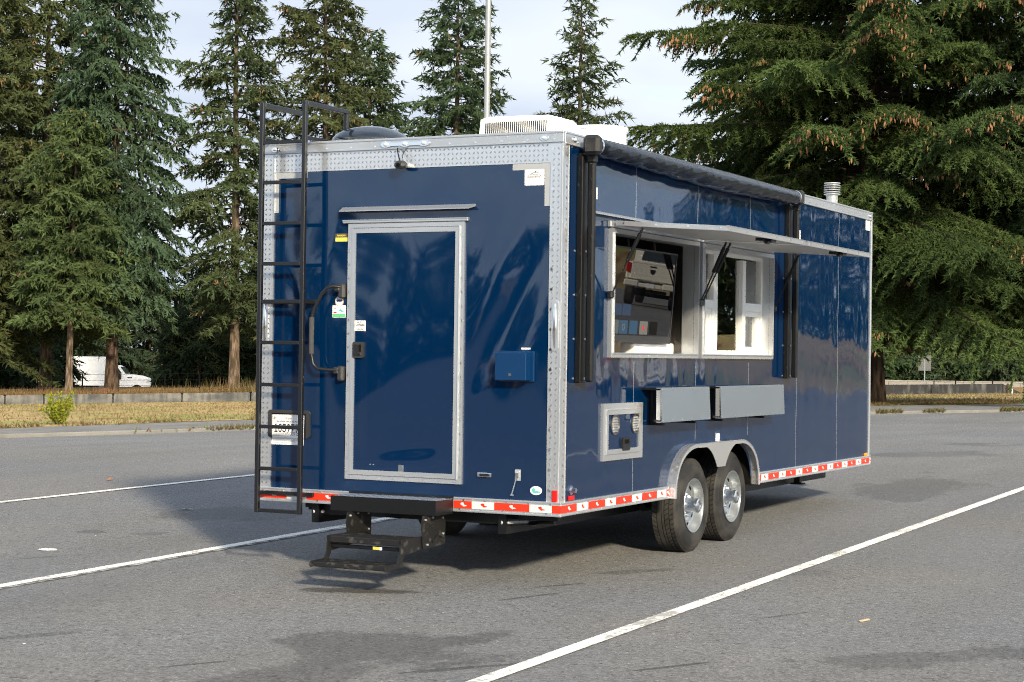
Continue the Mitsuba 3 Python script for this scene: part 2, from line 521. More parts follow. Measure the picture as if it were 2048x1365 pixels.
bumped('bark', proc(bark), bark_bump, 1.0, 2e-2, rough=0.9, spec=0.15)
bumped('bark_dark', proc(bark_dark), bark_bump, 1.0, 2e-2, rough=0.9, spec=0.15)
mat('twig_bark', (0.085, 0.065, 0.05), 0.9, 0, 0.15)
scene['needles'] = {'type': 'principledthin', 'base_color': {'type': 'mesh_attribute', 'name': 'vertex_color'}, 'roughness': 0.6, 'diff_trans': 0.7}
scene['blades'] = {'type': 'principledthin', 'base_color': {'type': 'mesh_attribute', 'name': 'vertex_color'}, 'roughness': 0.7, 'diff_trans': 0.6}
mat('cone_brown', proc(lambda p, n, uv: mix((0.24, 0.115, 0.055), (0.36, 0.19, 0.105), noise(p.x * 5, p.y * 5, p.z * 5))), 0.7, 0, 0.3)

# ================================================================== THE FOOD TRAILER  (rear wall x = 0, right side y = 0, z up)
TR = thing('food_trailer', 'shiny dark blue food trailer with black ladder, rear door, awning and open serving hatches', 'food trailer')
P = TR + '__'
W, L, ZB, ZT = 2.41, 7.45, 0.505, 3.085
WIN = [(0.80, 2.45, 1.61, 2.46), (2.59, 4.27, 1.61, 2.46)]  # window openings (x0, x1, z0, z1)
ARCH = Polygon([(1.93, 0.40), (1.94, 0.62)] + [(2.40 - 0.45 * math.cos(a), 0.60 + 0.305 * math.sin(a)) for a in np.linspace(0.25, math.pi / 2, 9)]
               + [(3.40 + 0.45 * math.cos(a), 0.60 + 0.305 * math.sin(a)) for a in np.linspace(math.pi / 2, 0.25, 9)] + [(3.86, 0.62), (3.87, 0.40)])

# -- shell -----------------------------------------------------------------
rear_panel = sbox(0.06, 0.56, W - 0.06, 3.05)
m = extr(rear_panel, 0.004); m.vertices = np.array(m.vertices)[:, [0, 1, 2]]
v = np.array(m.vertices)
add(P + 'rear_wall', trimesh.Trimesh(np.stack([-v[:, 2] + 0.004, v[:, 0], v[:, 1]], -1), m.faces[:, ::-1], process=False), 'blue_paint')
SEAM = [0.03, 1.256, 2.511, 3.743, 5.055, 6.32, 7.435]
for i in range(6):
    pg = sbox(SEAM[i] + (0.0025 if i else 0), 0.575, SEAM[i + 1] - (0.0025 if i < 5 else 0), 3.05)
    for (a, b, c_, d) in WIN:
        pg = pg.difference(sbox(a, c_, b, d))
    pg = pg.difference(ARCH.buffer(-0.03))
    mm = extr(pg, 0.004)
    add(P + 'side_panel', on_side(mm, 0, 0, -0.004), 'blue_paint')
for i in range(1, 6):
    z1s = [(0.575, 3.05)]
    for (a, b, c_, d) in WIN:
        if a - 0.06 < SEAM[i] < b + 0.06:
            z1s = [(0.575, c_ - 0.06), (d + 0.05, 3.05)]
    if ARCH.contains(Point(SEAM[i], 0.6)):
        z1s = [(max(0.93, a), b) for a, b in z1s]
    for a, b in z1s:
        add(P + 'panel_seam', bx(SEAM[i] - 0.0024, SEAM[i] + 0.0024, -0.0004, 0.006, a, b), 'bare_zinc')
add(P + 'left_wall', bx(0.02, L - 0.01, W - 0.035, W - 0.002, 0.56, 3.06), 'blue_paint_flat')
add(P + 'front_wall', bx(L - 0.03, L - 0.004, 0.02, W - 0.04, 0.56, 3.06), 'blue_paint_flat')
add(P + 'roof', bx(0.01, L - 0.005, 0.01, W - 0.01, 3.055, 3.083), 'white_paint')
fl = sbox(0.02, 0.03, L - 0.01, W - 0.03).difference(sbox(1.95, 0.0, 3.85, 0.30)).difference(sbox(1.95, W - 0.30, 3.85, W))
m = extr(fl, 0.06); m.apply_translation([0, 0, 0.51]); add(P + 'floor', m, 'black_metal')
# wheel boxes: black inner liners
wb = []
for y0, y1 in ((0.30, 0.31), (W - 0.31, W - 0.30)):
    wb.append(bx(1.95, 3.85, y0, y1, 0.5, 1.0))
for y0, y1 in ((0.006, 0.30), (W - 0.30, W - 0.04)):
    wb += [bx(1.95, 3.85, y0, y1, 0.97, 0.985), bx(1.935, 1.95, y0, y1, 0.5, 0.97), bx(3.85, 3.865, y0, y1, 0.5, 0.97)]
for k in range(2):
    add(P + 'wheel_well', cat_(wb[k], *wb[2 + 3 * k:5 + 3 * k]), 'dark_void')
# interior walls seen through the windows
add(P + 'inner_back_wall', bx(0.03, L - 0.05, W - 0.045, W - 0.036, 0.58, 3.05), 'stainless_in')
add(P + 'ceiling', bx(0.03, L - 0.05, 0.03, W - 0.05, 2.98, 2.99), 'interior_wall')
add(P + 'partition', bx(2.475, 2.50, 0.03, 1.4, 1.2, 2.975), 'stainless_in', label='bare stainless steel partition right of the screen')
add(P + 'extractor_hood', hull([(0.9, 1.2, 2.45), (2.3, 1.2, 2.45), (0.9, 2.3, 2.45), (2.3, 2.3, 2.45), (0.9, 1.5, 2.9), (2.3, 1.5, 2.9), (0.9, 2.3, 2.9), (2.3, 2.3, 2.9)]), 'stainless')
add(P + 'worktop', bx(0.7, 4.5, 0.06, 0.62, 1.52, 1.56), 'stainless_in')
add(P + 'shelf_box', bx(1.05, 2.0, 1.0, 1.5, 1.56, 1.86), 'wood')
add(P + 'counter_tray', cat_(bx(1.58, 2.36, 0.13, 0.50, 1.562, 1.690, 0.01)), 'white_plastic')
add(P + 'wooden_crate', cat_(bx(0.84, 1.50, 0.22, 0.50, 1.562, 1.70, 0.005)), 'wood')
add(P + 'inner_cabinet', bx(3.0, 4.6, 1.9, 2.3, 0.6, 1.7, 0.01), 'interior_green')

# -- trims -----------------------------------------------------------------
def trim_rear(z0, z1, out=0.012):
    return bx(-out, 0.0, -0.010, W + 0.010, z0, z1, 0.003)


add(P + 'rear_roof_trim', cat_(trim_rear(3.022, 3.095, 0.022), bx(-0.028, 0.0, -0.012, W + 0.012, 3.078, 3.096, 0.004), bx(-0.026, 0, -0.01, W + 0.01, 3.018, 3.028, 0.002)), 'aluminium')
add(P + 'side_roof_trim', cat_(bx(0.0, L, -0.014, 0.0, 3.012, 3.094, 0.003), bx(-0.0, L, -0.020, 0.0, 3.078, 3.095, 0.004), bx(0, L, -0.018, 0, 3.008, 3.018, 0.002)), 'aluminium')
add(P + 'rear_tread_band', bx(-0.006, 0.0, 0.092, W - 0.088, 2.884, 3.019), 'tread_plate')


def ridges(w, h, pitch=0.034, l=0.028, b=0.0105, t=0.0042):
    """the raised lozenges of tread plate over a w x h rectangle, in the xy plane"""
    V, Fc = [], []
    ny, nx = int(h / pitch), int(w / pitch)
    ox, oy = (w - nx * pitch) / 2 + pitch / 2, (h - ny * pitch) / 2 + pitch / 2
    for j in range(max(ny, 1)):
        for i in range(max(nx, 1)):
            x, y = ox + i * pitch, oy + j * pitch
            a = math.radians(45 if (i + j) % 2 else -45)
            d, e = np.array([math.cos(a), math.sin(a)]), np.array([-math.sin(a), math.cos(a)])
            k = len(V)
            for q in (d * l / 2, e * b / 2, -d * l / 2, -e * b / 2):
                V.append((x + q[0], y + q[1], 0))
            V += [(x + d[0] * l * 0.28, y + d[1] * l * 0.28, t), (x - d[0] * l * 0.28, y - d[1] * l * 0.28, t)]
            Fc += [[k, k + 1, k + 4], [k + 1, k + 5, k + 4], [k + 1, k + 2, k + 5], [k + 2, k + 3, k + 5], [k + 3, k + 4, k + 5], [k + 3, k, k + 4]]
    return trimesh.Trimesh(np.array(V, float), np.array(Fc), process=False)


m = ridges(W - 0.18, 0.133, 0.033); k_ = add(P + 'rear_tread_band__raised_lozenges', on_rear(m, W - 0.088, 2.8855, 0.0061), 'tread_ridge', kind='stuff')
# corner posts
for nm, y0, y1 in (('corner_plate', 0.004, 0.092), ('corner_plate', W - 0.088, W - 0.004)):
    k_ = add(P + nm, bx(-0.009, 0.0, y0, y1, 0.60, 3.018), 'tread_plate')
    add(k_ + '__raised_lozenges', on_rear(ridges(y1 - y0 - 0.012, 2.40, 0.036), y1 - 0.006, 0.606, 0.0091), 'tread_ridge', kind='stuff')
    add(k_ + '__edge_strip', cat_(bx(-0.0125, 0, y0 - 0.004 if y0 < 1 else y0 - 0.010, y0 + 0.006 if y0 < 1 else y0 + 0.003, 0.60, 3.018)), 'aluminium')
k_ = add(P + 'corner_plate', bx(0.0, 0.074, -0.008, 0.0, 0.60, 3.010), 'tread_plate')
add(k_ + '__raised_lozenges', on_side(ridges(0.062, 2.39, 0.036), 0.006, 0.606, 0.0081), 'tread_ridge', kind='stuff')
add(k_ + '__edge_strip', cat_(bx(-0.010, 0.004, -0.0115, 0.0, 0.60, 3.012), bx(0.072, 0.080, -0.010, 0, 0.60, 3.010)), 'aluminium')
add(P + 'front_corner_trim', bx(L - 0.030, L + 0.012, -0.012, 0.02, 0.60, 3.010, 0.004), 'aluminium')
# pale corner pieces under the band
for y0, s in ((0.094, 1), (W - 0.09, -1)):
    pg = unary_union([sbox(0, -0.042, 0.285, 0), sbox(0, -0.29, 0.042, 0)])
    mm = extr(pg, 0.0022)
    vv = np.array(mm.vertices)
    add(P + 'corner_bracket', trimesh.Trimesh(np.stack([-0.0005 - vv[:, 2], y0 + s * vv[:, 0], 2.882 + vv[:, 1]], -1), mm.faces if s < 0 else mm.faces, process=False), 'bare_zinc')
# rub rail round the foot
add(P + 'rub_rail', cat_(bx(-0.022, 0.0, -0.022, W + 0.01, 0.508, 0.600, 0.004), bx(-0.028, 0.0, -0.028, W + 0.01, 0.503, 0.517, 0.003), bx(-0.027, 0, -0.026, W + 0.01, 0.590, 0.602, 0.003)), 'aluminium')
for xa, xb in ((0.001, 1.925), (3.872, L)):
    add(P + 'rub_rail', cat_(bx(xa, xb, -0.021, 0.02, 0.510, 0.598, 0.004), bx(xa, xb, -0.027, 0.0, 0.505, 0.518, 0.003), bx(xa, xb, -0.026, 0.0, 0.588, 0.600, 0.003)), 'aluminium')


def swoosh():
    b = unary_union([Point(0, 0.004).buffer(0.011), Point(-0.010, 0.006).buffer(0.007), Polygon([(0, -0.010), (0.004, -0.013), (0.034, -0.008), (0.030, -0.003), (0.008, 0.000)])])
    return b


em_r, em_w = [], []


def tape_rear(y_hi, y_lo, red):
    if y_hi > 1.63 and y_lo < 1.63 and y_lo > 0.79:
        y_lo = 1.635
    add(P + ('red_reflector' if red else 'white_reflector'), bx(-0.0245, -0.020, y_lo + 0.001, y_hi - 0.001, 0.527, 0.578), 'red_tape' if red else 'white_tape')
    (em_w if red else em_r).append(on_rear(extr(swoosh(), 0.0006), (y_hi + y_lo) / 2, 0.553, 0.0246))


tape_rear(2.40, 2.16, True); tape_rear(2.16, 1.99, False); tape_rear(1.99, 1.635, True)
tape_rear(0.788, 0.648, True); tape_rear(0.648, 0.475, False); tape_rear(0.475, 0.209, True); tape_rear(0.209, 0.04, False)
add(P + 'red_reflector', bx(-0.0245, -0.020, -0.0245, 0.039, 0.527, 0.578), 'red_tape')


def tape_side(x0, x1, red):
    add(P + ('red_reflector' if red else 'white_reflector'), bx(x0 + 0.001, x1 - 0.001, -0.0245, -0.019, 0.527, 0.578), 'red_tape' if red else 'white_tape')
    (em_w if red else em_r).append(on_side(extr(swoosh(), 0.0006), (x0 + x1) / 2, 0.553, 0.0246))


x = -0.018; red = True; first = True
segs = []
while x < 1.93:
    w_ = 0.255 if first else (0.289 if red else 0.19)
    segs.append((x, min(x + w_, 1.922), red)); x += w_; red = not red; first = False
x, red = 4.04 - 0.289 + 0.105, True
segs.append((3.875, 4.04, True)); x = 4.04; red = False
while x < L - 0.02:
    w_ = 0.289 if red else 0.19
    segs.append((x, min(x + w_, L - 0.004), red)); x += w_; red = not red
for s in segs:
    tape_side(*s)
add(P + 'white_tape_emblem', cat_(*em_w), 'white_tape', kind='stuff')
add(P + 'red_tape_emblem', cat_(*em_r), 'red_tape', kind='stuff')

# -- rear door ---------------------------------------------------------------
DO = (0.735, 1.675, 0.690, 2.500)  # outer frame y0 y1 z0 z1
DR = P + 'rear_door'
m = extr(sbox(DO[0] + 0.05, DO[2] + 0.05, DO[1] - 0.045, DO[3] - 0.05), 0.016)
v = np.array(m.vertices)
add(DR, trimesh.Trimesh(np.stack([-0.0 - v[:, 2], v[:, 0], v[:, 1]], -1), m.faces[:, ::-1], process=False), 'blue_paint')
add(DR + '__outer_frame', on_rear(cat_(extr(rect_ring(0, DO[1] - DO[0], 0, DO[3] - DO[2], 0.030), 0.018)), DO[1], DO[2], 0.0), 'aluminium')
add(DR + '__inner_frame', on_rear(cat_(extr(rect_ring(0.034, DO[1] - DO[0] - 0.036, 0.034, DO[3] - DO[2] - 0.034, 0.034), 0.024)), DO[1], DO[2], 0.0), 'aluminium')
add(DR + '__hinge', cat_(rod((-0.024, DO[0] + 0.034, 0.72), (-0.024, DO[0] + 0.034, 2.47), 0.007, 8)), 'aluminium')
add(P + 'door_header', cat_(bx(-0.030, 0.0, 0.708, 1.715, 2.503, 2.522, 0.003), bx(-0.034, 0, 0.705, 1.718, 2.518, 2.527, 0.002)), 'aluminium')
add(P + 'drip_ledge', hull([(0, 0.66, 2.620), (0, 1.735, 2.620), (-0.002, 0.66, 2.604), (-0.002, 1.735, 2.604), (-0.075, 0.675, 2.588), (-0.075, 1.72, 2.588), (-0.075, 0.675, 2.583), (-0.075, 1.72, 2.583)]), 'aluminium')
# latch
k_ = add(DR + '__latch', on_rear(extr(rr(-0.046, 0.046, -0.056, 0.058, 0.016), 0.018), 1.571, 1.604, 0.016), 'grey_plastic')
add(DR + '__latch_paddle', on_rear(extr(rr(-0.030, 0.004, -0.040, 0.040, 0.006), 0.006), 1.571, 1.604, 0.034), 'black_plastic')
add(DR + '__latch_recess', on_rear(extr(rr(0.007, 0.026, -0.014, 0.040, 0.005), 0.0012), 1.571, 1.604, 0.034), 'dark_void')
add(DR + '__lock', on_rear(extr(Point(0.014, -0.030).buffer(0.010), 0.008), 1.571, 1.604, 0.034), 'chrome')
# stickers on the door
k_ = add(DR + '__sticker', on_rear(extr(rr(-0.05, 0.05, -0.038, 0.038, 0.003), 0.0008), 1.568, 1.776, 0.016), 'sticker_white', label='pale sticker with black script above the door latch')
add(DR + '__sticker_print', on_rear(cat_(text('CorrMate', 0.018, 0.080, 0.0004, True), *[trimesh.creation.box([w_, 0.0035, 0.0005], trimesh.transformations.translation_matrix([0, -0.014 - 0.010 * j, 0])) for j, w_ in enumerate((0.07, 0.055, 0.075))],
    *[extr(Point(sx, 0.024).buffer(0.007).difference(Point(sx, 0.021).buffer(0.0055)), 0.0005) for sx in (-0.014, 0.006)]), 1.568, 1.774, 0.0172), 'ink')
add(DR + '__hook_plate', on_rear(cat_(extr(rr(-0.022, 0.022, -0.03, 0.03, 0.003), 0.002), extr(rr(-0.014, 0.016, -0.012, 0.022, 0.006), 0.008)), 1.215, 0.775, 0.016), 'chrome')
add(DR + '__foot_rivet', on_rear(cat_(*[extr(Point(a, b).buffer(0.0045), 0.003) for a in (-0.013, 0.013) for b in (-0.027, 0.027)]), 1.452, 0.772, 0.016), 'aluminium', kind='stuff')
# screws in the door frame
sc = []
for z in np.arange(0.74, 2.48, 0.098):
    sc += [Point(DO[1] - 1.66, z).buffer(0.006), Point(DO[1] - 0.750, z).buffer(0.006)]
for y in np.arange(0.79, 1.65, 0.12):
    sc += [Point(DO[1] - y, 0.705).buffer(0.006)]
mm = extr(unary_union(sc), 0.003)
add(P + 'frame_screw', on_rear(mm, DO[1], 0, 0.018), 'chrome', kind='stuff')

# grab handle beside the door
k_ = thing(P + 'grab_handle', None, None)
hp = [(-0.045, 1.715, 2.052), (-0.075, 1.76, 2.055), (-0.085, 1.80, 2.045), (-0.088, 1.84, 2.005), (-0.088, 1.90, 1.905), (-0.088, 1.925, 1.835), (-0.088, 1.926, 1.70), (-0.088, 1.924, 1.573), (-0.088, 1.908, 1.50), (-0.085, 1.872, 1.468), (-0.075, 1.80, 1.461), (-0.045, 1.715, 1.46)]
add(k_ + '__bar', tube(hp, 0.0125, 12), 'black_plastic', smooth=50)
add(k_ + '__foam_grip', tube([(-0.088, 1.9255, 1.835), (-0.088, 1.926, 1.70), (-0.088, 1.924, 1.573)], 0.0185, 14), 'foam', smooth=50)
for z in (2.018, 1.432):
    add(k_ + '__bracket', cat_(bx(-0.055, -0.0, 1.685, 1.735, z - 0.05, z + 0.058, 0.012), bx(-0.062, -0.02, 1.715, 1.765, z + 0.0, z + 0.05, 0.01)), 'grey_plastic')
# stickers left of the door
k_ = add(P + 'round_sticker', on_rear(extr(Point(0, 0).buffer(0.037), 0.0008), 1.75, 1.95, 0.0), 'sticker_tan', label='small round sticker under the upper grab handle bracket')
add(k_ + '__print', on_rear(cat_(extr(Point(0, 0).buffer(0.031), 0.0006)), 1.75, 1.95, 0.0009), 'sticker_white')
add(k_ + '__print_blue', on_rear(cat_(extr(rr(-0.022, 0.022, -0.002, 0.014, 0.005), 0.0006), extr(Point(-0.012, 0.021).buffer(0.004), 0.0006)), 1.75, 1.95, 0.0016), 'ink_blue')
k_ = add(P + 'warranty_sticker', on_rear(extr(rr(-0.057, 0.057, -0.044, 0.044, 0.006), 0.0008), 1.751, 1.878, 0.0), 'sticker_white', label='white sticker with a green foot left of the door')
add(k_ + '__green_foot', on_rear(extr(rr(-0.054, 0.054, -0.041, -0.018, 0.004), 0.0006), 1.751, 1.878, 0.0009), 'sticker_green')
add(k_ + '__emblem', on_rear(extr(unary_union([Polygon([(-0.004, 0.004), (0.012, 0.020), (0.020, 0.010), (0.045, 0.0), (0.020, -0.004), (0.010, 0.002)])]), 0.0006), 1.751, 1.878, 0.0009), 'sticker_teal')
add(k_ + '__red_print', on_rear(cat_(extr(Point(-0.034, 0.022).buffer(0.005), 0.0006), extr(sbox(-0.046, -0.012, -0.022, -0.004), 0.0006)), 1.751, 1.878, 0.0009), 'red_tape')
k_ = add(P + 'warning_sticker', on_rear(cat_(extr(sbox(-0.056, -0.029, 0.056, 0.029), 0.0008)), 1.736, 2.405, 0.0), 'sticker_yellow', label='yellow warning sticker with a dark top strip')
add(k_ + '__dark_strip', on_rear(extr(sbox(-0.056, 0.0, 0.056, 0.029), 0.0006), 1.736, 2.405, 0.0009), 'sticker_brown')
add(k_ + '__print', on_rear(cat_(text('WARNING', 0.011, 0.07, 0.0004, True)), 1.742, 2.414, 0.0016), 'sticker_yellow')
# dealer sticker at the top corner
k_ = add(P + 'dealer_sticker', on_rear(extr(rr(-0.074, 0.074, -0.054, 0.054, 0.008), 0.001), 0.213, 2.788, 0.0028), 'sticker_white', label='white dealer sticker with a mountain outline at the top right of the rear wall')
mt = LineString([(-0.05, 0.012), (-0.036, 0.022), (-0.030, 0.019), (-0.020, 0.033), (-0.014, 0.028), (0.008, 0.045), (0.022, 0.030), (0.028, 0.033), (0.048, 0.012)]).buffer(0.0017)
add(k_ + '__print', on_rear(cat_(extr(mt, 0.0005), text('PACIFIC NORTHWEST', 0.011, 0.112, 0.0005, True), extr(unary_union([Polygon([(-0.003, 0.036), (0.008, 0.044), (0.016, 0.036), (0.006, 0.031)]), Polygon([(-0.024, 0.026), (-0.02, 0.032), (-0.012, 0.026)])]), 0.0005)), 0.213, 2.786, 0.0039), 'ink')
add(k_ + '__blue_print', on_rear(cat_(text('CUSTOM', 0.009, 0.05, 0.0005, True)), 0.213, 2.801, 0.0039), 'ink_blue')
mm = text('503-986-4777', 0.011, 0.10, 0.0005); mm.apply_translation([0, -0.044, 0])
add(k_ + '__phone_number', on_rear(mm, 0.213, 2.788, 0.0039), 'ink_grey')

# blue junction box
k_ = add(P + 'junction_box', bx(-0.100, -0.022, 0.212, 0.447, 1.413, 1.601, 0.004), 'box_blue', label='small blue metal box with a round lock right of the door')
add(k_ + '__back_flange', bx(-0.021, -0.001, 0.190, 0.450, 1.405, 1.612, 0.003), 'box_blue')
add(k_ + '__lock', on_rear(extr(Point(0, 0).buffer(0.011, 8), 0.007), 0.330, 1.452, 0.100), 'chrome')
add(P + 'box_label', on_rear(extr(sbox(-0.035, -0.006, 0.035, 0.006), 0.0008), 0.262, 1.629, 0.0), 'sticker_white')
# plate light, door hold-back, oval sticker
k_ = add(P + 'plate_light', bx(-0.016, 0, 0.507, 0.617, 0.748, 0.777, 0.004), 'chrome'); add(k_ + '__shade', on_rear(extr(rr(-0.035, 0.035, -0.010, 0.008, 0.008), 0.012), 0.556, 0.763, 0.016), 'black_plastic')
k_ = add(P + 'door_holdback', on_rear(extr(rr(-0.022, 0.022, -0.038, 0.038, 0.003), 0.003), 0.309, 0.771, 0.0), 'bare_zinc')
add(k_ + '__clip', bx(-0.022, -0.004, 0.295, 0.323, 0.757, 0.790, 0.004), 'chrome')
add(k_ + '__rod', cat_(rod((-0.014, 0.312, 0.755), (-0.02, 0.345, 0.635), 0.0045, 8), bx(-0.024, -0.014, 0.330, 0.358, 0.629, 0.640, 0.003)), 'chrome')
k_ = add(P + 'oval_sticker', on_rear(extr(shapely.affinity.scale(Point(0, 0).buffer(1, 16), 0.045, 0.030), 0.0008), 0.171, 0.672, 0.0), 'sticker_white', label='oval white sticker with a teal figure by the rear corner')
add(k_ + '__emblem', on_rear(extr(unary_union([Point(-0.018, 0.002).buffer(0.014), Polygon([(-0.03, -0.012), (-0.012, -0.02), (0.034, -0.012), (0.028, -0.004), (-0.004, -0.002)])]), 0.0005), 0.171, 0.672, 0.0009), 'sticker_teal')
# marker lights
add(P + 'red_marker_light', bx(-0.026, -0.009, 0.006, 0.044, 0.600, 0.680, 0.004), 'lens_red')
add(P + 'red_side_marker', bx(0.135, 0.222, -0.016, 0.0, 0.604, 0.634, 0.004), 'lens_red')
add(P + 'amber_side_marker', bx(7.27, 7.36, -0.018, 0.0, 0.602, 0.630, 0.004), 'lens_amber')


def marker(y=None, x=None, z=3.049):
    base = shapely.affinity.scale(Point(0, 0).buffer(1, 12), 0.030, 0.018)
    lens = trimesh.creation.icosphere(2); lens.apply_scale([0.019, 0.012, 0.010])
    f = (lambda mm, o: on_rear(mm, y, z, o)) if x is None else (lambda mm, o: on_side(mm, x, z, o))
    kk = add(P + 'clearance_light', f(extr(base, 0.008), 0.022 if x is None else 0.014), 'chrome')
    add(kk + '__lens', f(lens, 0.030 if x is None else 0.022), 'lens_clear', smooth=True)


marker(y=2.299); marker(y=0.133); marker(x=0.136); marker(x=7.33)
k_ = add(P + 'light_bar', on_rear(extr(unary_union([shapely.affinity.scale(Point(a, 0).buffer(1, 12), 0.044, 0.021) for a in (-0.152, 0, 0.152)] + [sbox(-0.15, -0.012, 0.15, 0.012)]), 0.014), 1.210, 3.050, 0.022), 'chrome', label='chrome bar of three clearance lights above the door')
for a in (-0.152, 0, 0.152):
    lens = trimesh.creation.icosphere(2); lens.apply_scale([0.022, 0.015, 0.014])
    add(k_ + '__lens', on_rear(lens, 1.210 - a, 3.050, 0.034), 'lens_clear', smooth=True)
# tail lights: tall ovals on the corner plates
for y in (0.040, W - 0.036):
    z0, z1 = 1.615, 1.955
    k_ = add(P + 'tail_light', on_rear(extr(rr(-0.026, 0.026, z0, z1, 0.0255), 0.010), y, 0, 0.009), 'tread_plate')
    lens = []
    s_ = trimesh.creation.icosphere(3); s_.apply_scale([0.017, 0.155, 0.012]); lens.append(on_rear(s_, y, (z0 + z1) / 2, 0.017))
    add(k_ + '__lens', cat_(*lens), 'chrome', smooth=True)
# reversing camera with its leads
k_ = add(P + 'rear_camera', cat_(bx(-0.115, -0.045, 1.175, 1.255, 2.872, 2.925, 0.016)), 'grey_plastic', label='grey reversing camera on the tread plate band')
add(k_ + '__lens', rod((-0.115, 1.215, 2.896), (-0.121, 1.215, 2.894), 0.014, 12), 'dark_void')
add(k_ + '__bracket', bx(-0.05, -0.006, 1.165, 1.215, 2.886, 2.912, 0.004), 'bare_zinc')
add(k_ + '__lead', cat_(tube([(-0.085, 1.215, 2.92), (-0.08, 1.232, 2.955), (-0.045, 1.262, 3.00), (-0.03, 1.272, 3.022)], 0.005, 6), tube([(-0.08, 1.205, 2.92), (-0.07, 1.207, 2.965), (-0.05, 1.205, 2.995), (-0.03, 1.192, 3.022)], 0.0028, 6)), 'black_plastic')
# licence plate pocket and trip permit
k_ = add(P + 'plate_pocket', on_rear(extr(rr(-0.176, 0.176, -0.10, 0.10, 0.02).difference(rr(-0.150, 0.150, -0.112, 0.076, 0.006)), 0.022), 2.155, 1.064, 0.0), 'grey_plastic')
add(k_ + '__backing', on_rear(extr(sbox(-0.151, -0.10, 0.151, 0.077), 0.002), 2.155, 1.064, 0.0), 'black_plastic')
pm = thing(P + 'trip_permit', None, None)
add(pm, on_rear(extr(sbox(-0.138, -0.109, 0.138, 0.109), 0.0008), 2.170, 1.022, 0.0035), 'paper', label='white paper trip permit with a seven digit number behind the ladder')
pr = []
for s_, h, wd, yy, b in (('Oregon', 0.014, 0.062, 0.076, False), ('Heavy Motor Vehicle Trip Permit', 0.010, 0.20, 0.054, True), ('05 OCT 2024', 0.020, 0.150, -0.040, True)):
    mm = text(s_, h, wd, 0.0005, b); mm.apply_translation([0.0 if 'OCT' not in s_ else 0.055, yy, 0]); pr.append(mm)
add(pm + '__print', on_rear(cat_(*pr), 2.170, 1.022, 0.0044), 'ink')
mm = text('1039793', 0.058, 0.245, 0.0005, True); mm.apply_translation([0.006, -0.018, 0]); add(pm + '__number', on_rear(mm, 2.170, 1.022, 0.0044), 'ink')
fine = [sbox(-0.125, y_, -0.03, y_ + 0.004) for y_ in (-0.03, -0.038, -0.046)] + [sbox(-0.125, y_, w_, y_ + 0.0035) for y_, w_ in ((-0.062, 0.12), (-0.069, 0.115), (-0.077, 0.12), (-0.084, 0.06), (-0.097, 0.02))]
add(pm + '__fine_print', on_rear(extr(unary_union(fine), 0.0005), 2.170, 1.022, 0.0044), 'ink_grey', kind='stuff')
add(pm + '__seal', on_rear(extr(Point(-0.115, 0.082).buffer(0.010), 0.0005), 2.170, 1.022, 0.0044), 'ink_grey')

# screws along the trims and rails
sc = []
for y in np.arange(0.06, 2.36, 0.20):
    sc.append(on_rear(extr(Point(0, 0).buffer(0.007, 4), 0.004), y, 3.040, 0.022))
for y in np.arange(0.05, 2.38, 0.165):
    for z in (0.584, 0.5215):
        if not (0.78 < y < 1.64):
            sc.append(on_rear(extr(Point(0, 0).buffer(0.007, 4), 0.004), y + (0.03 if z < 0.55 else 0), z, 0.0225))
for x in np.arange(0.2, L - 0.05, 0.205):
    sc.append(on_side(extr(Point(0, 0).buffer(0.007, 4), 0.004), x, 3.036, 0.0145))
    for z in (0.584, 0.5215):
        if not 1.9 < x < 3.9:
            sc.append(on_side(extr(Point(0, 0).buffer(0.007, 4), 0.004), x + (0.05 if z < 0.55 else 0), z, 0.0215))
for z in np.arange(0.68, 3.0, 0.135):
    sc.append(on_side(extr(Point(0, 0).buffer(0.006, 4), 0.005), 0.086, z, 0.0))
    sc.append(on_rear(extr(Point(0, 0).buffer(0.010, 5), 0.004), 0.072, z, 0.009))
add(P + 'trim_screw', cat_(*sc), 'chrome', kind='stuff')

# -- ladder ----------------------------------------------------------------
LD = thing(P + 'ladder', None, None); tag(LD, 'black square-tube roof ladder at the left end of the rear wall')
XL, YA, YB, S = -0.140, 1.972, 2.335, 0.016
for y in (YA, YB):
    add(LD + '__rail', bx(XL - S, XL + S, y - S, y + S, 0.428, 3.378, 0.003), 'ladder_black')
    add(LD + '__handrail', cat_(bx(XL + S + 0.001, 0.431, y - S, y + S, 3.346, 3.378, 0.003), bx(0.399, 0.431, y - S, y + S, 3.09, 3.345, 0.003)), 'ladder_black')
    add(LD + '__roof_bar', bx(XL + S + 0.001, 0.60, y - S + 0.002, y + S - 0.002, 3.100, 3.128, 0.003), 'ladder_black')
zs = [0.444, 0.745, 1.046, 1.347, 1.65, 1.945, 2.215, 2.505, 2.800, 3.088]
for z in zs:
    add(LD + '__rung', bx(XL - 0.013, XL + 0.013, YA + S + 0.0006, YB - S - 0.0006, z - 0.013, z + 0.013, 0.003), 'ladder_black')
for z in (1.945, 0.565):
    add(LD + '__standoff', cat_(bx(XL + S + 0.0005, -0.001 if z > 1 else -0.026, YA - 0.012, YA + 0.012, z - 0.014, z + 0.014, 0.002), bx(XL + S + 0.0005, -0.001 if z > 1 else -0.026, YB - 0.012, YB + 0.012, z - 0.014, z + 0.014, 0.002), bx(-0.05, -0.027, YA - 0.05, YB + 0.05, z - 0.014, z + 0.014, 0.002)), 'ladder_black')

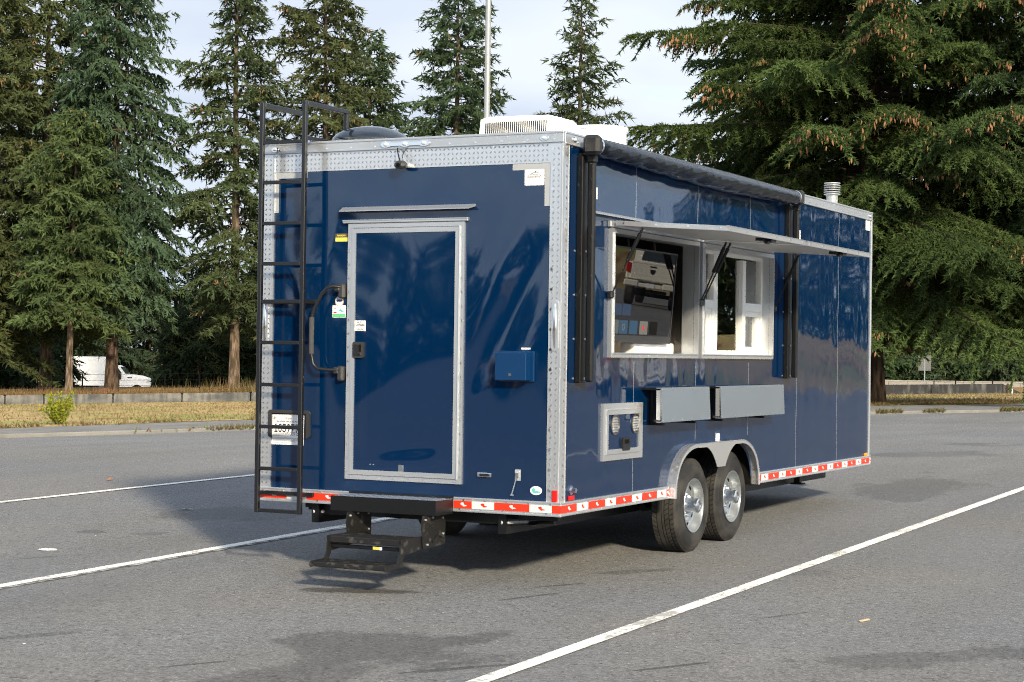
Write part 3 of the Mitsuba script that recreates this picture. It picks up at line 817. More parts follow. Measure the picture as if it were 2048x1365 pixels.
# -- platform and folding steps ----------------------------------------------
k_ = add(P + 'step_platform', cat_(bx(-0.275, -0.270, 0.79, 1.628, 0.488, 0.590), bx(-0.270, -0.030, 0.790, 0.795, 0.488, 0.588), bx(-0.270, -0.030, 1.623, 1.628, 0.488, 0.588), bx(-0.27, -0.029, 0.796, 1.622, 0.580, 0.5855)), 'black_metal')
add(k_ + '__tread_plate', bx(-0.268, -0.030, 0.797, 1.621, 0.5856, 0.5895), 'tread_plate')
add(k_ + '__raised_lozenges', (lambda mm: trimesh.Trimesh(np.stack([-0.266 + np.array(mm.vertices)[:, 1], 1.620 - np.array(mm.vertices)[:, 0], 0.5896 + np.array(mm.vertices)[:, 2]], -1), mm.faces, process=False))(ridges(0.82, 0.235, 0.030)), 'tread_ridge', kind='stuff')
add(k_ + '__back_edge', bx(-0.0295, -0.0285, 0.788, 1.63, 0.59, 0.606), 'black_metal')
ST = thing(P + 'folding_step', None, None); tag(ST, 'worn black two-tread folding step under the rear platform')
for y in (0.860, 1.455):
    pgp = Polygon([(-0.33, 0.487), (-0.02, 0.487), (-0.012, 0.42), (-0.016, 0.275), (-0.32, 0.262), (-0.335, 0.36), (-0.345, 0.42)])
    mm = extr(pgp, 0.006)
    vv = np.array(mm.vertices)
    plate = trimesh.Trimesh(np.stack([vv[:, 0], y - 0.003 + vv[:, 2], vv[:, 1]], -1), mm.faces[:, ::-1], process=False)
    add(ST + '__side_plate', plate, 'worn_black')
    add(ST + '__chevron', tube([(-0.20, y - 0.007, 0.305), (-0.115, y - 0.007, 0.345), (-0.035, y - 0.007, 0.315)], 0.007, 6), 'worn_black')
    arm = extr(unary_union([Polygon([(-0.60, 0.345), (-0.30, 0.345), (-0.28, 0.27), (-0.45, 0.255), (-0.58, 0.245)]), Polygon([(-0.60, 0.31), (-0.55, 0.31), (-0.565, 0.23), (-0.60, 0.185), (-0.56, 0.170), (-0.80, 0.158), (-0.80, 0.190), (-0.64, 0.195), (-0.605, 0.25)])]).buffer(0.004), 0.010)
    vv = np.array(arm.vertices); s_ = -0.004 if y < 1 else -0.006
    add(ST + '__arm', trimesh.Trimesh(np.stack([vv[:, 0], y + 0.012 * (1 if y > 1 else -1) * -1 + s_ + vv[:, 2], vv[:, 1]], -1), arm.faces[:, ::-1], process=False), 'worn_black')


def tread(x0, x1, z, y0, y1, th):
    parts = [bx(x0, x0 + 0.012, y0, y1, z - th, z, 0.004), bx(x1 - 0.01, x1, y0, y1, z - th * 0.7, z, 0.003), bx(x0 + 0.011, x1 - 0.009, y0, y1, z - 0.008, z - 0.002)]
    for xx in np.linspace(x0 + 0.03, x1 - 0.025, 7):
        parts.append(bx(xx - 0.007, xx + 0.007, y0 + 0.004, y1 - 0.004, z - 0.004, z + 0.001))
    return cat_(*parts)


add(ST + '__tread', tread(-0.590, -0.335, 0.345, 0.874, 1.442, 0.042), 'worn_black')
add(ST + '__tread', tread(-0.795, -0.555, 0.188, 0.874, 1.462, 0.030), 'worn_black')
add(ST + '__cross_bar', bx(-0.565, -0.545, 0.876, 1.44, 0.266, 0.290, 0.003), 'black_metal')
k_ = add(ST + '__yellow_label', bx(-0.5672, -0.5655, 1.055, 1.105, 0.268, 0.288), 'sticker_yellow')
add(ST + '__white_label', bx(-0.5672, -0.5655, 1.034, 1.053, 0.268, 0.288), 'sticker_white')
add(ST + '__foot', hull([(-0.78, 1.0, 0.160), (-0.58, 1.0, 0.160), (-0.78, 1.32, 0.160), (-0.58, 1.32, 0.160), (-0.72, 1.08, 0.146), (-0.62, 1.08, 0.146), (-0.72, 1.24, 0.146), (-0.62, 1.24, 0.146)]), 'black_plastic')
bo = []
for y in (0.857, 1.452):
    for (xx, zz) in ((-0.30, 0.46), (-0.20, 0.47), (-0.06, 0.46), (-0.05, 0.35), (-0.27, 0.29)):
        bo.append(rod((xx, y - 0.010, zz), (xx, y, zz), 0.007, 6))
add(ST + '__bolt', cat_(*bo), 'bare_zinc', kind='stuff')

# -- underbody -----------------------------------------------------------------
add(P + 'chassis', cat_(bx(0.05, L - 0.1, 0.42, 0.48, 0.36, 0.507), bx(0.05, L - 0.1, W - 0.48, W - 0.42, 0.36, 0.507), *[bx(x_, x_ + 0.05, 0.485, W - 0.485, 0.42, 0.506) for x_ in np.arange(0.1, L - 0.2, 0.8)]), 'black_metal')
for x_ in (2.57, 3.45):
    add(P + 'axle', cat_(rod((x_, 0.13, 0.425), (x_, W - 0.13, 0.425), 0.045, 12), rod((x_ - 0.25, 0.36, 0.39), (x_ + 0.25, 0.36, 0.39), 0.03, 8), rod((x_ - 0.25, W - 0.36, 0.39), (x_ + 0.25, W - 0.36, 0.39), 0.03, 8)), 'black_metal')
for y, nm in ((0.34, 'stabiliser_jack'), (1.86, 'stabiliser_jack')):
    k_ = add(P + nm, cat_(bx(0.16, 0.22, y - 0.26, y + 0.26, 0.455, 0.497, 0.004), bx(0.10, 0.28, y - 0.10, y + 0.12, 0.415, 0.43, 0.003), rod((0.19, y - 0.22, 0.45), (0.19, y + 0.10, 0.418), 0.014, 6), rod((0.19, y + 0.24, 0.45), (0.19, y - 0.06, 0.418), 0.014, 6)), 'black_metal')
    add(k_ + '__screw', rod((0.19, y - 0.02, 0.437), (0.05, y + 0.12, 0.437), 0.013, 8), 'bare_zinc')
zj = float(gz(6.15, 0.33))
add(P + 'front_jack', cat_(bx(6.12, 6.18, 0.30, 0.36, 0.375, 0.506, 0.004), bx(6.09, 6.21, 0.27, 0.39, 0.362, 0.376, 0.003)), 'black_metal')
add(P + 'tow_frame', cat_(bx(7.35, 8.5, 1.15, 1.27, 0.40, 0.50, 0.005), bx(7.3, 8.4, 0.62, 0.70, 0.42, 0.50, 0.005), bx(7.3, 8.4, 1.72, 1.80, 0.42, 0.50, 0.005)), 'black_metal')

# -- wheels ------------------------------------------------------------------
R_T = 0.372


def tyre_mesh():
    pr_ = [(0.205, 0.020), (0.212, 0.004), (0.245, -0.004), (0.290, -0.006), (0.325, 0.000), (0.350, 0.012), (0.362, 0.022)]
    # (radius, depth inwards); tread with four grooves
    tread_ = []
    for k, (a, b) in enumerate(((0.026, 0.060), (0.068, 0.100), (0.108, 0.124), (0.132, 0.164), (0.172, 0.206))):
        tread_ += [(R_T - 0.009, a - 0.001), (R_T, a + 0.001), (R_T, b - 0.001), (R_T - 0.009, b + 0.001)]
    back = [(0.362, 0.210), (0.35, 0.220), (0.325, 0.230), (0.28, 0.234), (0.205, 0.215), (0.20, 0.19)]
    return np.array([(r_, -y_) for r_, y_ in (pr_ + tread_ + back)])


def wheel(xc, yo, flip):
    zc = float(gz(xc, abs(yo - 0.1))) + R_T - 0.004
    s_ = -1 if not flip else 1  # outward direction along y
    def put(m_):
        v_ = np.array(m_.vertices)  # local: x, y, and z = outwards
        o = np.stack([xc + v_[:, 0], yo + s_ * v_[:, 2], zc + v_[:, 1]], -1)
        f_ = m_.faces if s_ < 0 else m_.faces[:, ::-1]
        return trimesh.Trimesh(o, f_, process=False)
    kk = thing(P + 'wheel', None, None)
    prof = tyre_mesh()
    ty = lathe(prof, 96)
    if not flip:  # sipes across the shoulder blocks
        sp = []
        for a in np.arange(0, 2 * np.pi, 2 * np.pi / 58):
            for (d0, d1, sk) in ((-0.024, -0.062, 0.05), (-0.170, -0.208, -0.05), (-0.066, -0.102, 0.06)):
                q0 = np.array([math.cos(a) * (R_T + 0.0004), math.sin(a) * (R_T + 0.0004), d0]); q1 = np.array([math.cos(a + sk) * (R_T + 0.0004), math.sin(a + sk) * (R_T + 0.0004), d1])
                tg = np.array([-math.sin(a), math.cos(a), 0]) * 0.0022
                rn = np.array([math.cos(a), math.sin(a), 0]) * 0.0006
                sp.append(hull([q0 - tg, q0 + tg, q1 - tg, q1 + tg, q0 - tg + rn, q0 + tg + rn, q1 - tg + rn, q1 + tg + rn]))
        add(kk + '__tread_sipe', put(cat_(*sp)), 'dark_void', kind='stuff')
        # raised rings of the sidewall
        add(kk + '__sidewall_ring', put(cat_(lathe([(0.226, -0.003), (0.229, 0.002), (0.232, 0.0005)], 64), lathe([(0.318, 0.0), (0.322, 0.0036), (0.326, 0.0)], 64))), 'tyre_rubber', smooth=40)
    add(kk + '__tyre', put(ty), 'tyre_rubber', smooth=35)
    rim = lathe([(0.203, -0.060), (0.206, -0.014), (0.212, 0.000), (0.216, 0.003), (0.214, 0.006), (0.207, 0.004), (0.200, -0.010), (0.192, -0.040), (0.186, -0.060), (0.168, -0.070), (0.140, -0.062), (0.120, -0.058), (0.095, -0.072), (0.052, -0.074)], 64)
    add(kk + '__rim', put(rim), 'rim_silver', smooth=40)
    if not flip:
        holes = []
        for a in np.arange(8) * 2 * np.pi / 8 + 0.2:
            h_ = extr(shapely.affinity.rotate(shapely.affinity.scale(Point(0, 0).buffer(1, 8), 0.016, 0.024), math.degrees(a), origin=(0, 0)), 0.003)
            h_.apply_translation([math.cos(a) * 0.152, math.sin(a) * 0.152, -0.066]); holes.append(h_)
        add(kk + '__vent_holes', put(cat_(*holes)), 'dark_void', kind='stuff')
        nuts = []
        for a in np.arange(8) * 2 * np.pi / 8:
            n_ = lathe([(0.013, -0.076), (0.013, -0.05), (0.009, -0.044), (0.001, -0.043)], 6); n_.apply_translation([math.cos(a) * 0.082, math.sin(a) * 0.082, 0]); nuts.append(n_)
        add(kk + '__lug_nut', put(cat_(*nuts)), 'chrome', kind='stuff')
        add(kk + '__hub_cap', put(lathe([(0.053, -0.075), (0.053, 0.018), (0.058, 0.020), (0.060, 0.030), (0.056, 0.044), (0.046, 0.052), (0.034, 0.050), (0.032, 0.044), (0.001, 0.043)], 32)), 'chrome', smooth=35)
        if xc < 3:
            t_ = bx(-0.012, 0.012, -0.022, 0.022, 0, 0.001); t_.apply_transform(trimesh.transformations.rotation_matrix(-0.6, [0, 0, 1])); t_.apply_translation([-0.06, 0.14, -0.058])
            add(kk + '__balance_tag', put(t_), 'sticker_white')
    else:
        add(kk + '__hub', put(lathe([(0.1, -0.2), (0.1, -0.12), (0.05, -0.1), (0.001, -0.1)], 20)), 'black_metal')


wheel(2.555, 0.022, False); wheel(3.435, 0.022, False)
wheel(2.555, W - 0.022, True); wheel(3.435, W - 0.022, True)
# fender
fo = ARCH
lobe = unary_union([Point(2.49, 0.47).buffer(0.42, 24), Point(3.37, 0.47).buffer(0.42, 24), sbox(1.95, 0.3, 3.85, 0.705)]).intersection(fo.buffer(-0.030))
lobe = lobe.buffer(-0.001)
lobe = fo.buffer(-0.030).intersection(lobe.buffer(-0.10).buffer(0.10).union(lobe)) if False else lobe
lobe = unary_union([lobe, fo.buffer(-0.028).intersection(sbox(1.9, 0.3, 2.42, 0.95)), fo.buffer(-0.028).intersection(sbox(3.42, 0.3, 3.95, 0.95)), sbox(1.965, 0.3, 3.835, 0.55)])
face = fo.difference(lobe).intersection(sbox(1.8, 0.505, 4.0, 1.0)).buffer(-0.012).buffer(0.012)
face = max(getattr(face, 'geoms', [face]), key=lambda g: g.area)
FE = P + 'fender'
add(FE, on_side(extr(face, 0.004), 0, 0, 0.066), 'tread_plate', label='bright tread plate fender over the twin wheels')
top = []
ol = [p_ for p_ in np.array(fo.exterior.coords)[:-1] if p_[1] > 0.41]
ol = [(1.931, 0.507)] + [tuple(p_) for p_ in ol] + [(3.868, 0.507)]
V, Fc = [], []
for (a, b) in ol:
    V += [(a, 0.0, b), (a, -0.069, b)]
for i in range(len(ol) - 1):
    Fc += [[2 * i, 2 * i + 1, 2 * i + 3], [2 * i, 2 * i + 3, 2 * i + 2]]
add(FE + '__top', trimesh.Trimesh(np.array(V), np.array(Fc), process=False), 'tread_plate')
# lozenges on the fender top and gusset
lz = []
lin = LineString(ol)
for k in range(int(lin.length / 0.034)):
    s0 = k * 0.034 + 0.017
    a = np.array(lin.interpolate(s0).coords[0]); b = np.array(lin.interpolate(min(s0 + 0.01, lin.length)).coords[0])
    tg = (b - a) / (np.linalg.norm(b - a) + 1e-9); nm_ = np.array([-tg[1], tg[0]])
    for j, yy in enumerate((-0.018, -0.050)):
        d3 = np.array([tg[0] * 0.7, 0.7 if (k + j) % 2 else -0.7, tg[1] * 0.7]); e3 = np.array([tg[0] * 0.7, -0.7 if (k + j) % 2 else 0.7, tg[1] * 0.7])
        c3 = np.array([a[0], yy, a[1]]); n3 = np.array([nm_[0], 0, nm_[1]])
        lz.append(hull([c3 + d3 * 0.012, c3 - d3 * 0.012, c3 + e3 * 0.004, c3 - e3 * 0.004, c3 + n3 * 0.003]))
add(FE + '__raised_lozenges', cat_(*lz), 'tread_ridge', kind='stuff')
gl = ridges(0.7, 0.26, 0.034)
gv = np.array(gl.vertices) + [2.48, 0.66, 0]
ok = [face.buffer(-0.014).contains(Point(*c_[:2])) for c_ in gv.reshape(-1, 6, 3)[:, :4].mean(1)]
keep = np.repeat(ok, 6)
gl = trimesh.Trimesh(gv, gl.faces[keep[gl.faces[:, 0]]], process=False)
add(FE + '__gusset_lozenges', on_side(gl, 0, 0, 0.0701), 'tread_ridge', kind='stuff')
V, Fc = [], []
inn = []
for (a, b) in ol:
    cx_ = 2.9
    inn.append((a + (0.030 if a < 2.2 else -0.030 if a > 3.6 else 0), b - (0.028 if b > 0.8 else 0)))
add(FE + '__lip', cat_(*[tube([(p_[0], -0.071, p_[1] - 0.002), (q_[0], -0.071, q_[1] - 0.002)], 0.0035, 6) for p_, q_ in zip(ol[:-1], ol[1:])]), 'aluminium')
add(P + 'sidewall_label', on_side(extr(sbox(-0.045, -0.05, 0.045, 0.05), 0.0008), 3.02, 0.937, 0.0), 'sticker_white')
add(P + 'sidewall_label__blue_top', on_side(extr(sbox(-0.045, 0.030, 0.045, 0.05), 0.0005), 3.02, 0.937, 0.0009), 'tile_blue')
k_ = add(P + 'water_inlet', on_side(extr(Point(0, 0).buffer(0.032, 12), 0.01), 0.178, 0.672, 0.0), 'chrome')
add(k_ + '__spout', rod((0.178, -0.01, 0.672), (0.178, -0.045, 0.672), 0.017, 12), 'chrome')
k_ = add(P + 'dealer_sticker', on_side(extr(rr(-0.08, 0.08, -0.05, 0.05, 0.008), 0.001), 7.325, 2.953, 0.0), 'sticker_white', label='white dealer sticker at the front top corner of the side')
add(k_ + '__print', on_side(cat_(extr(LineString([(-0.05, 0.008), (-0.02, 0.026), (0.004, 0.036), (0.03, 0.022), (0.05, 0.006)]).buffer(0.003), 0.0005), text('PACIFIC NORTHWEST', 0.011, 0.12, 0.0005, True)), 7.325, 2.942, 0.0011), 'ink_grey')
# generator door
GD = P + 'generator_door'
g0, g1, gz0, gz1 = 0.672, 1.392, 0.845, 1.250
add(GD, on_side(extr(sbox(g0 + 0.06, gz0 + 0.05, g1 - 0.05, gz1 - 0.06), 0.016), 0, 0, 0), 'blue_paint_flat', label='low blue access door with two oval vents')
add(GD + '__outer_frame', on_side(extr(rect_ring(g0, g1, gz0, gz1, 0.042), 0.020), 0, 0, 0), 'aluminium')
add(GD + '__inner_frame', on_side(extr(rect_ring(g0 + 0.046, g1 - 0.046, gz0 + 0.044, gz1 - 0.046, 0.034), 0.027), 0, 0, 0), 'aluminium')
add(GD + '__hinge', rod((g0 + 0.05, -0.024, gz1 - 0.044), (g1 - 0.05, -0.024, gz1 - 0.044), 0.006, 8), 'aluminium')
for xv in (0.880, 1.255):
    ov = shapely.affinity.scale(Point(0, 0).buffer(1, 20), 0.078, 0.074)
    kk = add(GD + '__oval_vent', on_side(cat_(extr(ov, 0.005), extr(ov.difference(shapely.affinity.scale(ov, 0.86, 0.88)), 0.009)), xv, 1.098, 0.016), 'stainless_in')
    for q, zz in enumerate(np.linspace(-0.045, 0.045, 6)):
        hw = 0.042 * math.sqrt(max(0.1, 1 - (zz / 0.075) ** 2))
        add(GD + '__louvre', hull([(xv - hw, -0.021, 1.098 + zz + 0.006), (xv + hw, -0.021, 1.098 + zz + 0.006), (xv - hw, -0.021, 1.098 + zz - 0.008), (xv + hw, -0.021, 1.098 + zz - 0.008), (xv - hw * 0.9, -0.035, 1.098 + zz - 0.006), (xv + hw * 0.9, -0.035, 1.098 + zz - 0.006)]), 'aluminium')
add(GD + '__latch', on_side(extr(rr(-0.065, 0.065, -0.047, 0.047, 0.014), 0.018), 1.062, 0.955, 0.016), 'black_plastic')
add(GD + '__latch_recess', on_side(extr(rr(-0.035, 0.045, 0.002, 0.032, 0.006), 0.001), 1.062, 0.955, 0.0342), 'dark_void')
# folded-down stainless serving shelves
for (xa, xb) in ((1.40, 2.40), (2.64, 4.215)):
    k_ = add(P + 'serving_shelf', hull([(xx, yy + tl2, zz) for xx in (xa, xb) for zz, tl2 in ((1.357, 0.0), (1.103, -0.012)) for yy in (-0.1585, -0.154)]), 'stainless', label='folded stainless serving shelf under the ' + ('left' if xa < 2 else 'right') + ' window')
    add(k_ + '__edge', cat_(bx(xa + 0.002, xa + 0.006, -0.1535, -0.120, 1.120, 1.340), bx(xb - 0.006, xb - 0.002, -0.1535, -0.120, 1.12, 1.34), bx(xa, xb, -0.153, -0.120, 1.352, 1.357), bx(xa, xb, -0.164, -0.120, 1.1035, 1.107)), 'aluminium')
    add(k_ + '__hinge', bx(xa + 0.002, xb - 0.002, -0.118, -0.001, 1.340, 1.356), 'black_metal')
    for xx in (xa + 0.18, xb - 0.18 - (0.0 if xa < 2 else 0.2)):
        add(k_ + '__bracket', cat_(bx(xx - 0.015, xx + 0.015, -0.118, -0.001, 1.075, 1.100, 0.004), bx(xx - 0.012, xx + 0.012, -0.03, -0.001, 1.10, 1.338, 0.003)), 'black_metal')
    add(k_ + '__screw', cat_(*[on_side(extr(unary_union([Point(xx, zz).buffer(0.006, 5) for xx in np.linspace(xa + 0.02, xb - 0.02, 6)]), 0.003), 0, 0, oo) for zz, oo in ((1.118, 0.1700), (1.343, 0.1592))]), 'chrome', kind='stuff')

# -- serving windows, hatches -------------------------------------------------
for i, (a, b, c_, d) in enumerate(WIN):
    wk = thing(P + 'serving_window', None, None)
    tag(wk, ('left' if i == 0 else 'right') + ' serving window in an aluminium frame')
    ring = sbox(a - 0.034, c_ - 0.034, b + 0.034, d + 0.034).difference(sbox(a, c_, b, d))
    add(wk + '__frame', cat_(on_side(extr(ring, 0.030), 0, 0, 0), on_side(extr(sbox(a - 0.006, c_ - 0.006, b + 0.006, d + 0.006).difference(sbox(a + 0.001, c_ + 0.001, b - 0.001, d - 0.001)), 0.042), 0, 0, 0)), 'aluminium')
    add(wk + '__jamb', cat_(bx(a - 0.004, a, 0.001, 0.10, c_, d), bx(b, b + 0.004, 0.001, 0.10, c_, d), bx(a, b, 0.001, 0.10, c_ - 0.004, c_), bx(a, b, 0.001, 0.10, d, d + 0.004)), 'aluminium')
    add(wk + '__screw', cat_(on_side(extr(unary_union([Point(xx, zz).buffer(0.007, 5) for xx in np.linspace(a - 0.02, b + 0.02, 11) for zz in (c_ - 0.020,)] + [Point(xx, zz).buffer(0.007, 5) for zz in np.linspace(c_, d, 7) for xx in (a - 0.02, b + 0.02)]), 0.004), 0, 0, 0.030)), 'chrome', kind='stuff')
    # hatch, swung up about its top edge
    hk = thing(P + 'hatch', None, None)
    tag(hk, ('left' if i == 0 else 'right') + ' pale hatch held open by gas struts')
    x0, x1 = a - 0.03, b + 0.04
    H0 = np.array([-0.055, 2.515]); H1 = np.array([-0.890, 2.462])
    dd = (H1 - H0) / np.linalg.norm(H1 - H0); nn = np.array([-dd[1], dd[0]])
    if nn[1] < 0: nn = -nn
    LH = np.linalg.norm(H1 - H0)
    def hb(u0, u1, s0, s1, t0, t1):
        pts = []
        for xx in (u0, u1):
            for s_ in (s0, s1):
                for t_ in (t0, t1):
                    q = H0 + dd * s_ + nn * t_
                    pts.append((xx, q[0], q[1]))
        return hull(pts)
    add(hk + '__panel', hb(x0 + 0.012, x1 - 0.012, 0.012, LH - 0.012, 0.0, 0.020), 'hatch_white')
    add(hk + '__skin', hb(x0 + 0.012, x1 - 0.012, 0.012, LH - 0.012, 0.0205, 0.0225), 'blue_paint_flat')
    add(hk + '__edge_frame', cat_(hb(x0, x0 + 0.0115, 0, LH, -0.004, 0.030), hb(x1 - 0.0115, x1, 0, LH, -0.004, 0.030), hb(x0 + 0.012, x1 - 0.012, LH - 0.0115, LH, -0.004, 0.030), hb(x0 - 0.008, x1 + 0.008, LH - 0.010, LH + 0.004, 0.0302, 0.034), hb(x0 + 0.012, x1 - 0.012, 0, 0.0115, -0.004, 0.030)), 'aluminium')
    add(hk + '__frame_screw', cat_(*[hb(xx - 0.006, xx + 0.006, LH, LH + 0.004, 0.008, 0.020) for xx in np.linspace(x0 + 0.05, x1 - 0.05, 6)], *[hb(x0 - 0.004, x0, s_ - 0.006, s_ + 0.006, 0.008, 0.020) for s_ in np.linspace(0.06, LH - 0.05, 4)]), 'chrome', kind='stuff')
    lx = (x0 + x1) / 2 + 0.12
    add(hk + '__latch', cat_(hb(lx - 0.075, lx + 0.045, LH - 0.115, LH - 0.055, -0.022, -0.001), hb(lx + 0.01, lx + 0.11, LH - 0.08, LH - 0.02, -0.028, -0.001), hb(lx - 0.03, lx + 0.02, LH - 0.06, LH - 0.03, -0.04, -0.02)), 'black_plastic')
    for xs in (x0 + 0.014, x1 - 0.014):
        top_ = np.array([xs, *(H0 + dd * 0.20 + nn * -0.012)]); bot = np.array([xs + (-0.03 if xs == x0 + 0.014 else 0.03), -0.034, 2.02])
        mid = top_ + (bot - top_) * 0.50
        sk = thing(hk + '__gas_strut', None, None)
        add(sk, cat_(rod(top_, top_ + (bot - top_) * 0.10, 0.009), rod(top_ + (bot - top_) * 0.09, mid, 0.0145, 12), rod(mid, bot, 0.006, 8)), 'black_metal', smooth=40)
        add(hk + '__strut_mount', cat_(bx(bot[0] - 0.025, bot[0] + 0.025, -0.046, -0.004, 1.995, 2.045, 0.008)), 'black_plastic')
add(P + 'hatch_drip_ledge', cat_(*[hull([(xa, 0.0, 2.598), (xb, 0.0, 2.598), (xa, -0.055, 2.576), (xb, -0.055, 2.576), (xa, -0.055, 2.570), (xb, -0.055, 2.570), (xa, 0, 2.590), (xb, 0, 2.590)]) for xa, xb in ((0.43, 2.50), (2.54, 4.40))], bx(0.74, 2.5, -0.03, 0, 2.50, 2.545, 0.004), bx(2.56, 4.3, -0.03, 0, 2.50, 2.545, 0.004)), 'aluminium')

# right window: white sliding sashes and glass
a, b, c_, d = WIN[1]
sk = thing(P + 'sliding_sash', None, None)
ys = 0.065
FR = lambda x0, x1, z0, z1, y0=ys, y1=ys + 0.055: bx(x0, x1, y0, y1, z0, z1, 0.003)
tr_x = 3.085; mu_x = 3.775
add(sk + '__frame', cat_(FR(a, a + 0.03, c_, d), FR(b - 0.03, b, c_, d), FR(a + 0.031, b - 0.031, d - 0.03, d), FR(a + 0.031, b - 0.031, c_, c_ + 0.035)), 'white_plastic')
add(sk + '__mullion', FR(tr_x - 0.045, tr_x + 0.045, c_ + 0.036, d - 0.031, ys - 0.01, ys + 0.05), 'white_plastic')
add(sk + '__mullion', FR(mu_x - 0.038, mu_x + 0.038, c_ + 0.036, d - 0.046, ys - 0.01, ys + 0.05), 'white_plastic')
for x0, x1 in ((a + 0.031, tr_x - 0.046), (mu_x + 0.039, b - 0.031)):
    add(sk + '__transom', FR(x0, x1, 1.985, 2.055, ys - 0.008, ys + 0.05), 'white_plastic')
    add(sk + '__lower_sash', cat_(FR(x0, x1, 1.940, 1.984, ys + 0.012, ys + 0.05), FR(x0 + 0.0 if x0 < 3 else x0, x0 + 0.02, c_ + 0.036, 1.939, ys + 0.012, ys + 0.05), FR(x1 - 0.10, x1, c_ + 0.036, 1.939, ys + 0.012, ys + 0.05), FR(x0 + 0.021, x1 - 0.101, c_ + 0.036, c_ + 0.07, ys + 0.012, ys + 0.05)), 'white_plastic')
    add(sk + '__pane', trimesh.Trimesh(np.array([(x0 - 0.01, ys + 0.028, 2.05), (x1 + 0.01, ys + 0.028, 2.05), (x1 + 0.01, ys + 0.028, d - 0.04), (x0 - 0.01, ys + 0.028, d - 0.04)]), np.array([[0, 1, 2], [0, 2, 3]]), process=False), 'pane')
    add(sk + '__pane', trimesh.Trimesh(np.array([(x0, ys + 0.032, c_ + 0.03), (x1 - 0.10, ys + 0.032, c_ + 0.03), (x1 - 0.10, ys + 0.032, 1.95), (x0, ys + 0.032, 1.95)]), np.array([[0, 1, 2], [0, 2, 3]]), process=False), 'pane')
add(sk + '__pane', trimesh.Trimesh(np.array([(tr_x, ys + 0.024, c_ + 0.02), (mu_x, ys + 0.024, c_ + 0.02), (mu_x, ys + 0.024, d - 0.03), (tr_x, ys + 0.024, d - 0.03)]), np.array([[0, 1, 2], [0, 2, 3]]), process=False), 'pane')
add(P + 'green_post', bx(3.30, 3.40, 0.55, 0.62, 1.57, 2.97, 0.005), 'interior_green')

# -- awning ------------------------------------------------------------------
AW = thing(P + 'awning', None, None); tag(AW, 'rolled black awning along the roof edge with its two folded arms')
ax0, ax1, ay, az = 0.285, 4.585, -0.118, 3.018
n = 36; m_ = 190
rng = np.random.default_rng(5)
aa = np.arange(n) * 2 * np.pi / n
V = []
for i in range(m_):
    xx = ax0 + (ax1 - ax0) * i / (m_ - 1)
    e = min(1, (xx - ax0) / 0.06, (ax1 - xx) / 0.06)
    u_ = (xx - ax0) / (ax1 - ax0)
    r = 0.056 + 0.004 * math.sin(u_ * 3) 
    for a_ in aa:
        q = meshkit.noise(np.array([xx * 13 + 2.2 * a_, a_ * 0.7, 1.0])) - 0.5
        q2 = meshkit.noise(np.array([xx * 26 + 4.5 * a_, a_ * 1.2, 4.0])) - 0.5
        low = 0.5 - 0.5 * math.sin(a_)
        wav = (0.018 * q + 0.004 * q2) * (0.10 + low) * e * (1.3 - 1.0 * u_)
        sag = 0.028 * low * (0.4 + 0.9 * math.sin(math.pi * u_ * 0.9) ** 2) * e
        rr_ = r + wav + sag * (1 if math.sin(a_) < 0.2 else 0.3)
        V.append((xx, ay + rr_ * math.cos(a_), az + rr_ * math.sin(a_)))
Fc = []
for i in range(m_ - 1):
    for k in range(n):
        p_, q_ = i * n + k, i * n + (k + 1) % n
        Fc += [[p_, q_ + n, q_], [p_, p_ + n, q_ + n]]
add(AW + '__roll', trimesh.Trimesh(np.array(V), np.array(Fc), process=False), 'awning_fabric', smooth=True)
for xe, s_ in ((ax0, -1), (ax1, 1)):
    add(AW + '__end_cap', cat_(bx(xe + s_ * 0.030, xe + s_ * 0.112, ay - 0.06, ay + 0.062, az - 0.068, az + 0.066, 0.022), rod((xe + s_ * 0.002, ay, az), (xe + s_ * 0.034, ay, az), 0.052, 20)), 'black_plastic')
    add(AW + '__end_ring', lathe([(0.054, 0), (0.060, 0.003), (0.060, 0.011), (0.054, 0.014)], 28, 'x', (xe + s_ * 0.008 - 0.007, ay, az)), 'chrome', smooth=30)
for xa, zb_ in ((0.215, 1.40), (4.665, 1.405)):
    k_ = add(AW + '__wall_channel', bx(xa, xa + 0.085, -0.045, -0.001, zb_, 2.965, 0.004), 'black_metal')
    arm_x = xa + 0.062
    add(AW + '__arm', cat_(bx(arm_x - 0.026, arm_x + 0.024, -0.112, -0.062, zb_ + 0.008, 2.93, 0.010), bx(arm_x - 0.034, arm_x + 0.032, -0.120, -0.056, 2.90, 2.962, 0.010)), 'black_metal')
    add(AW + '__bolt', cat_(*[rod((xa + 0.070, -0.0445, z_), (xa + 0.070, -0.0485, z_), 0.009, 8) for z_ in (1.43, 1.70, 2.0, 2.30, 2.93, 2.96)], *[rod((xa - 0.02, -0.0, z_), (xa - 0.02, -0.006, z_), 0.007, 8) for z_ in (1.43, 1.70, 2.0, 2.30)]), 'aluminium', kind='stuff')
add(AW + '__red_tag', bx(4.752, 4.757, -0.05, -0.046, 2.72, 2.84), 'lens_red')
for xa in (0.33, 4.80):
    add(AW + '__white_label', bx(xa, xa + 0.012, -0.1, -0.09, 2.60 if xa > 1 else 2.66, 2.74 if xa > 1 else 2.74), 'sticker_white')

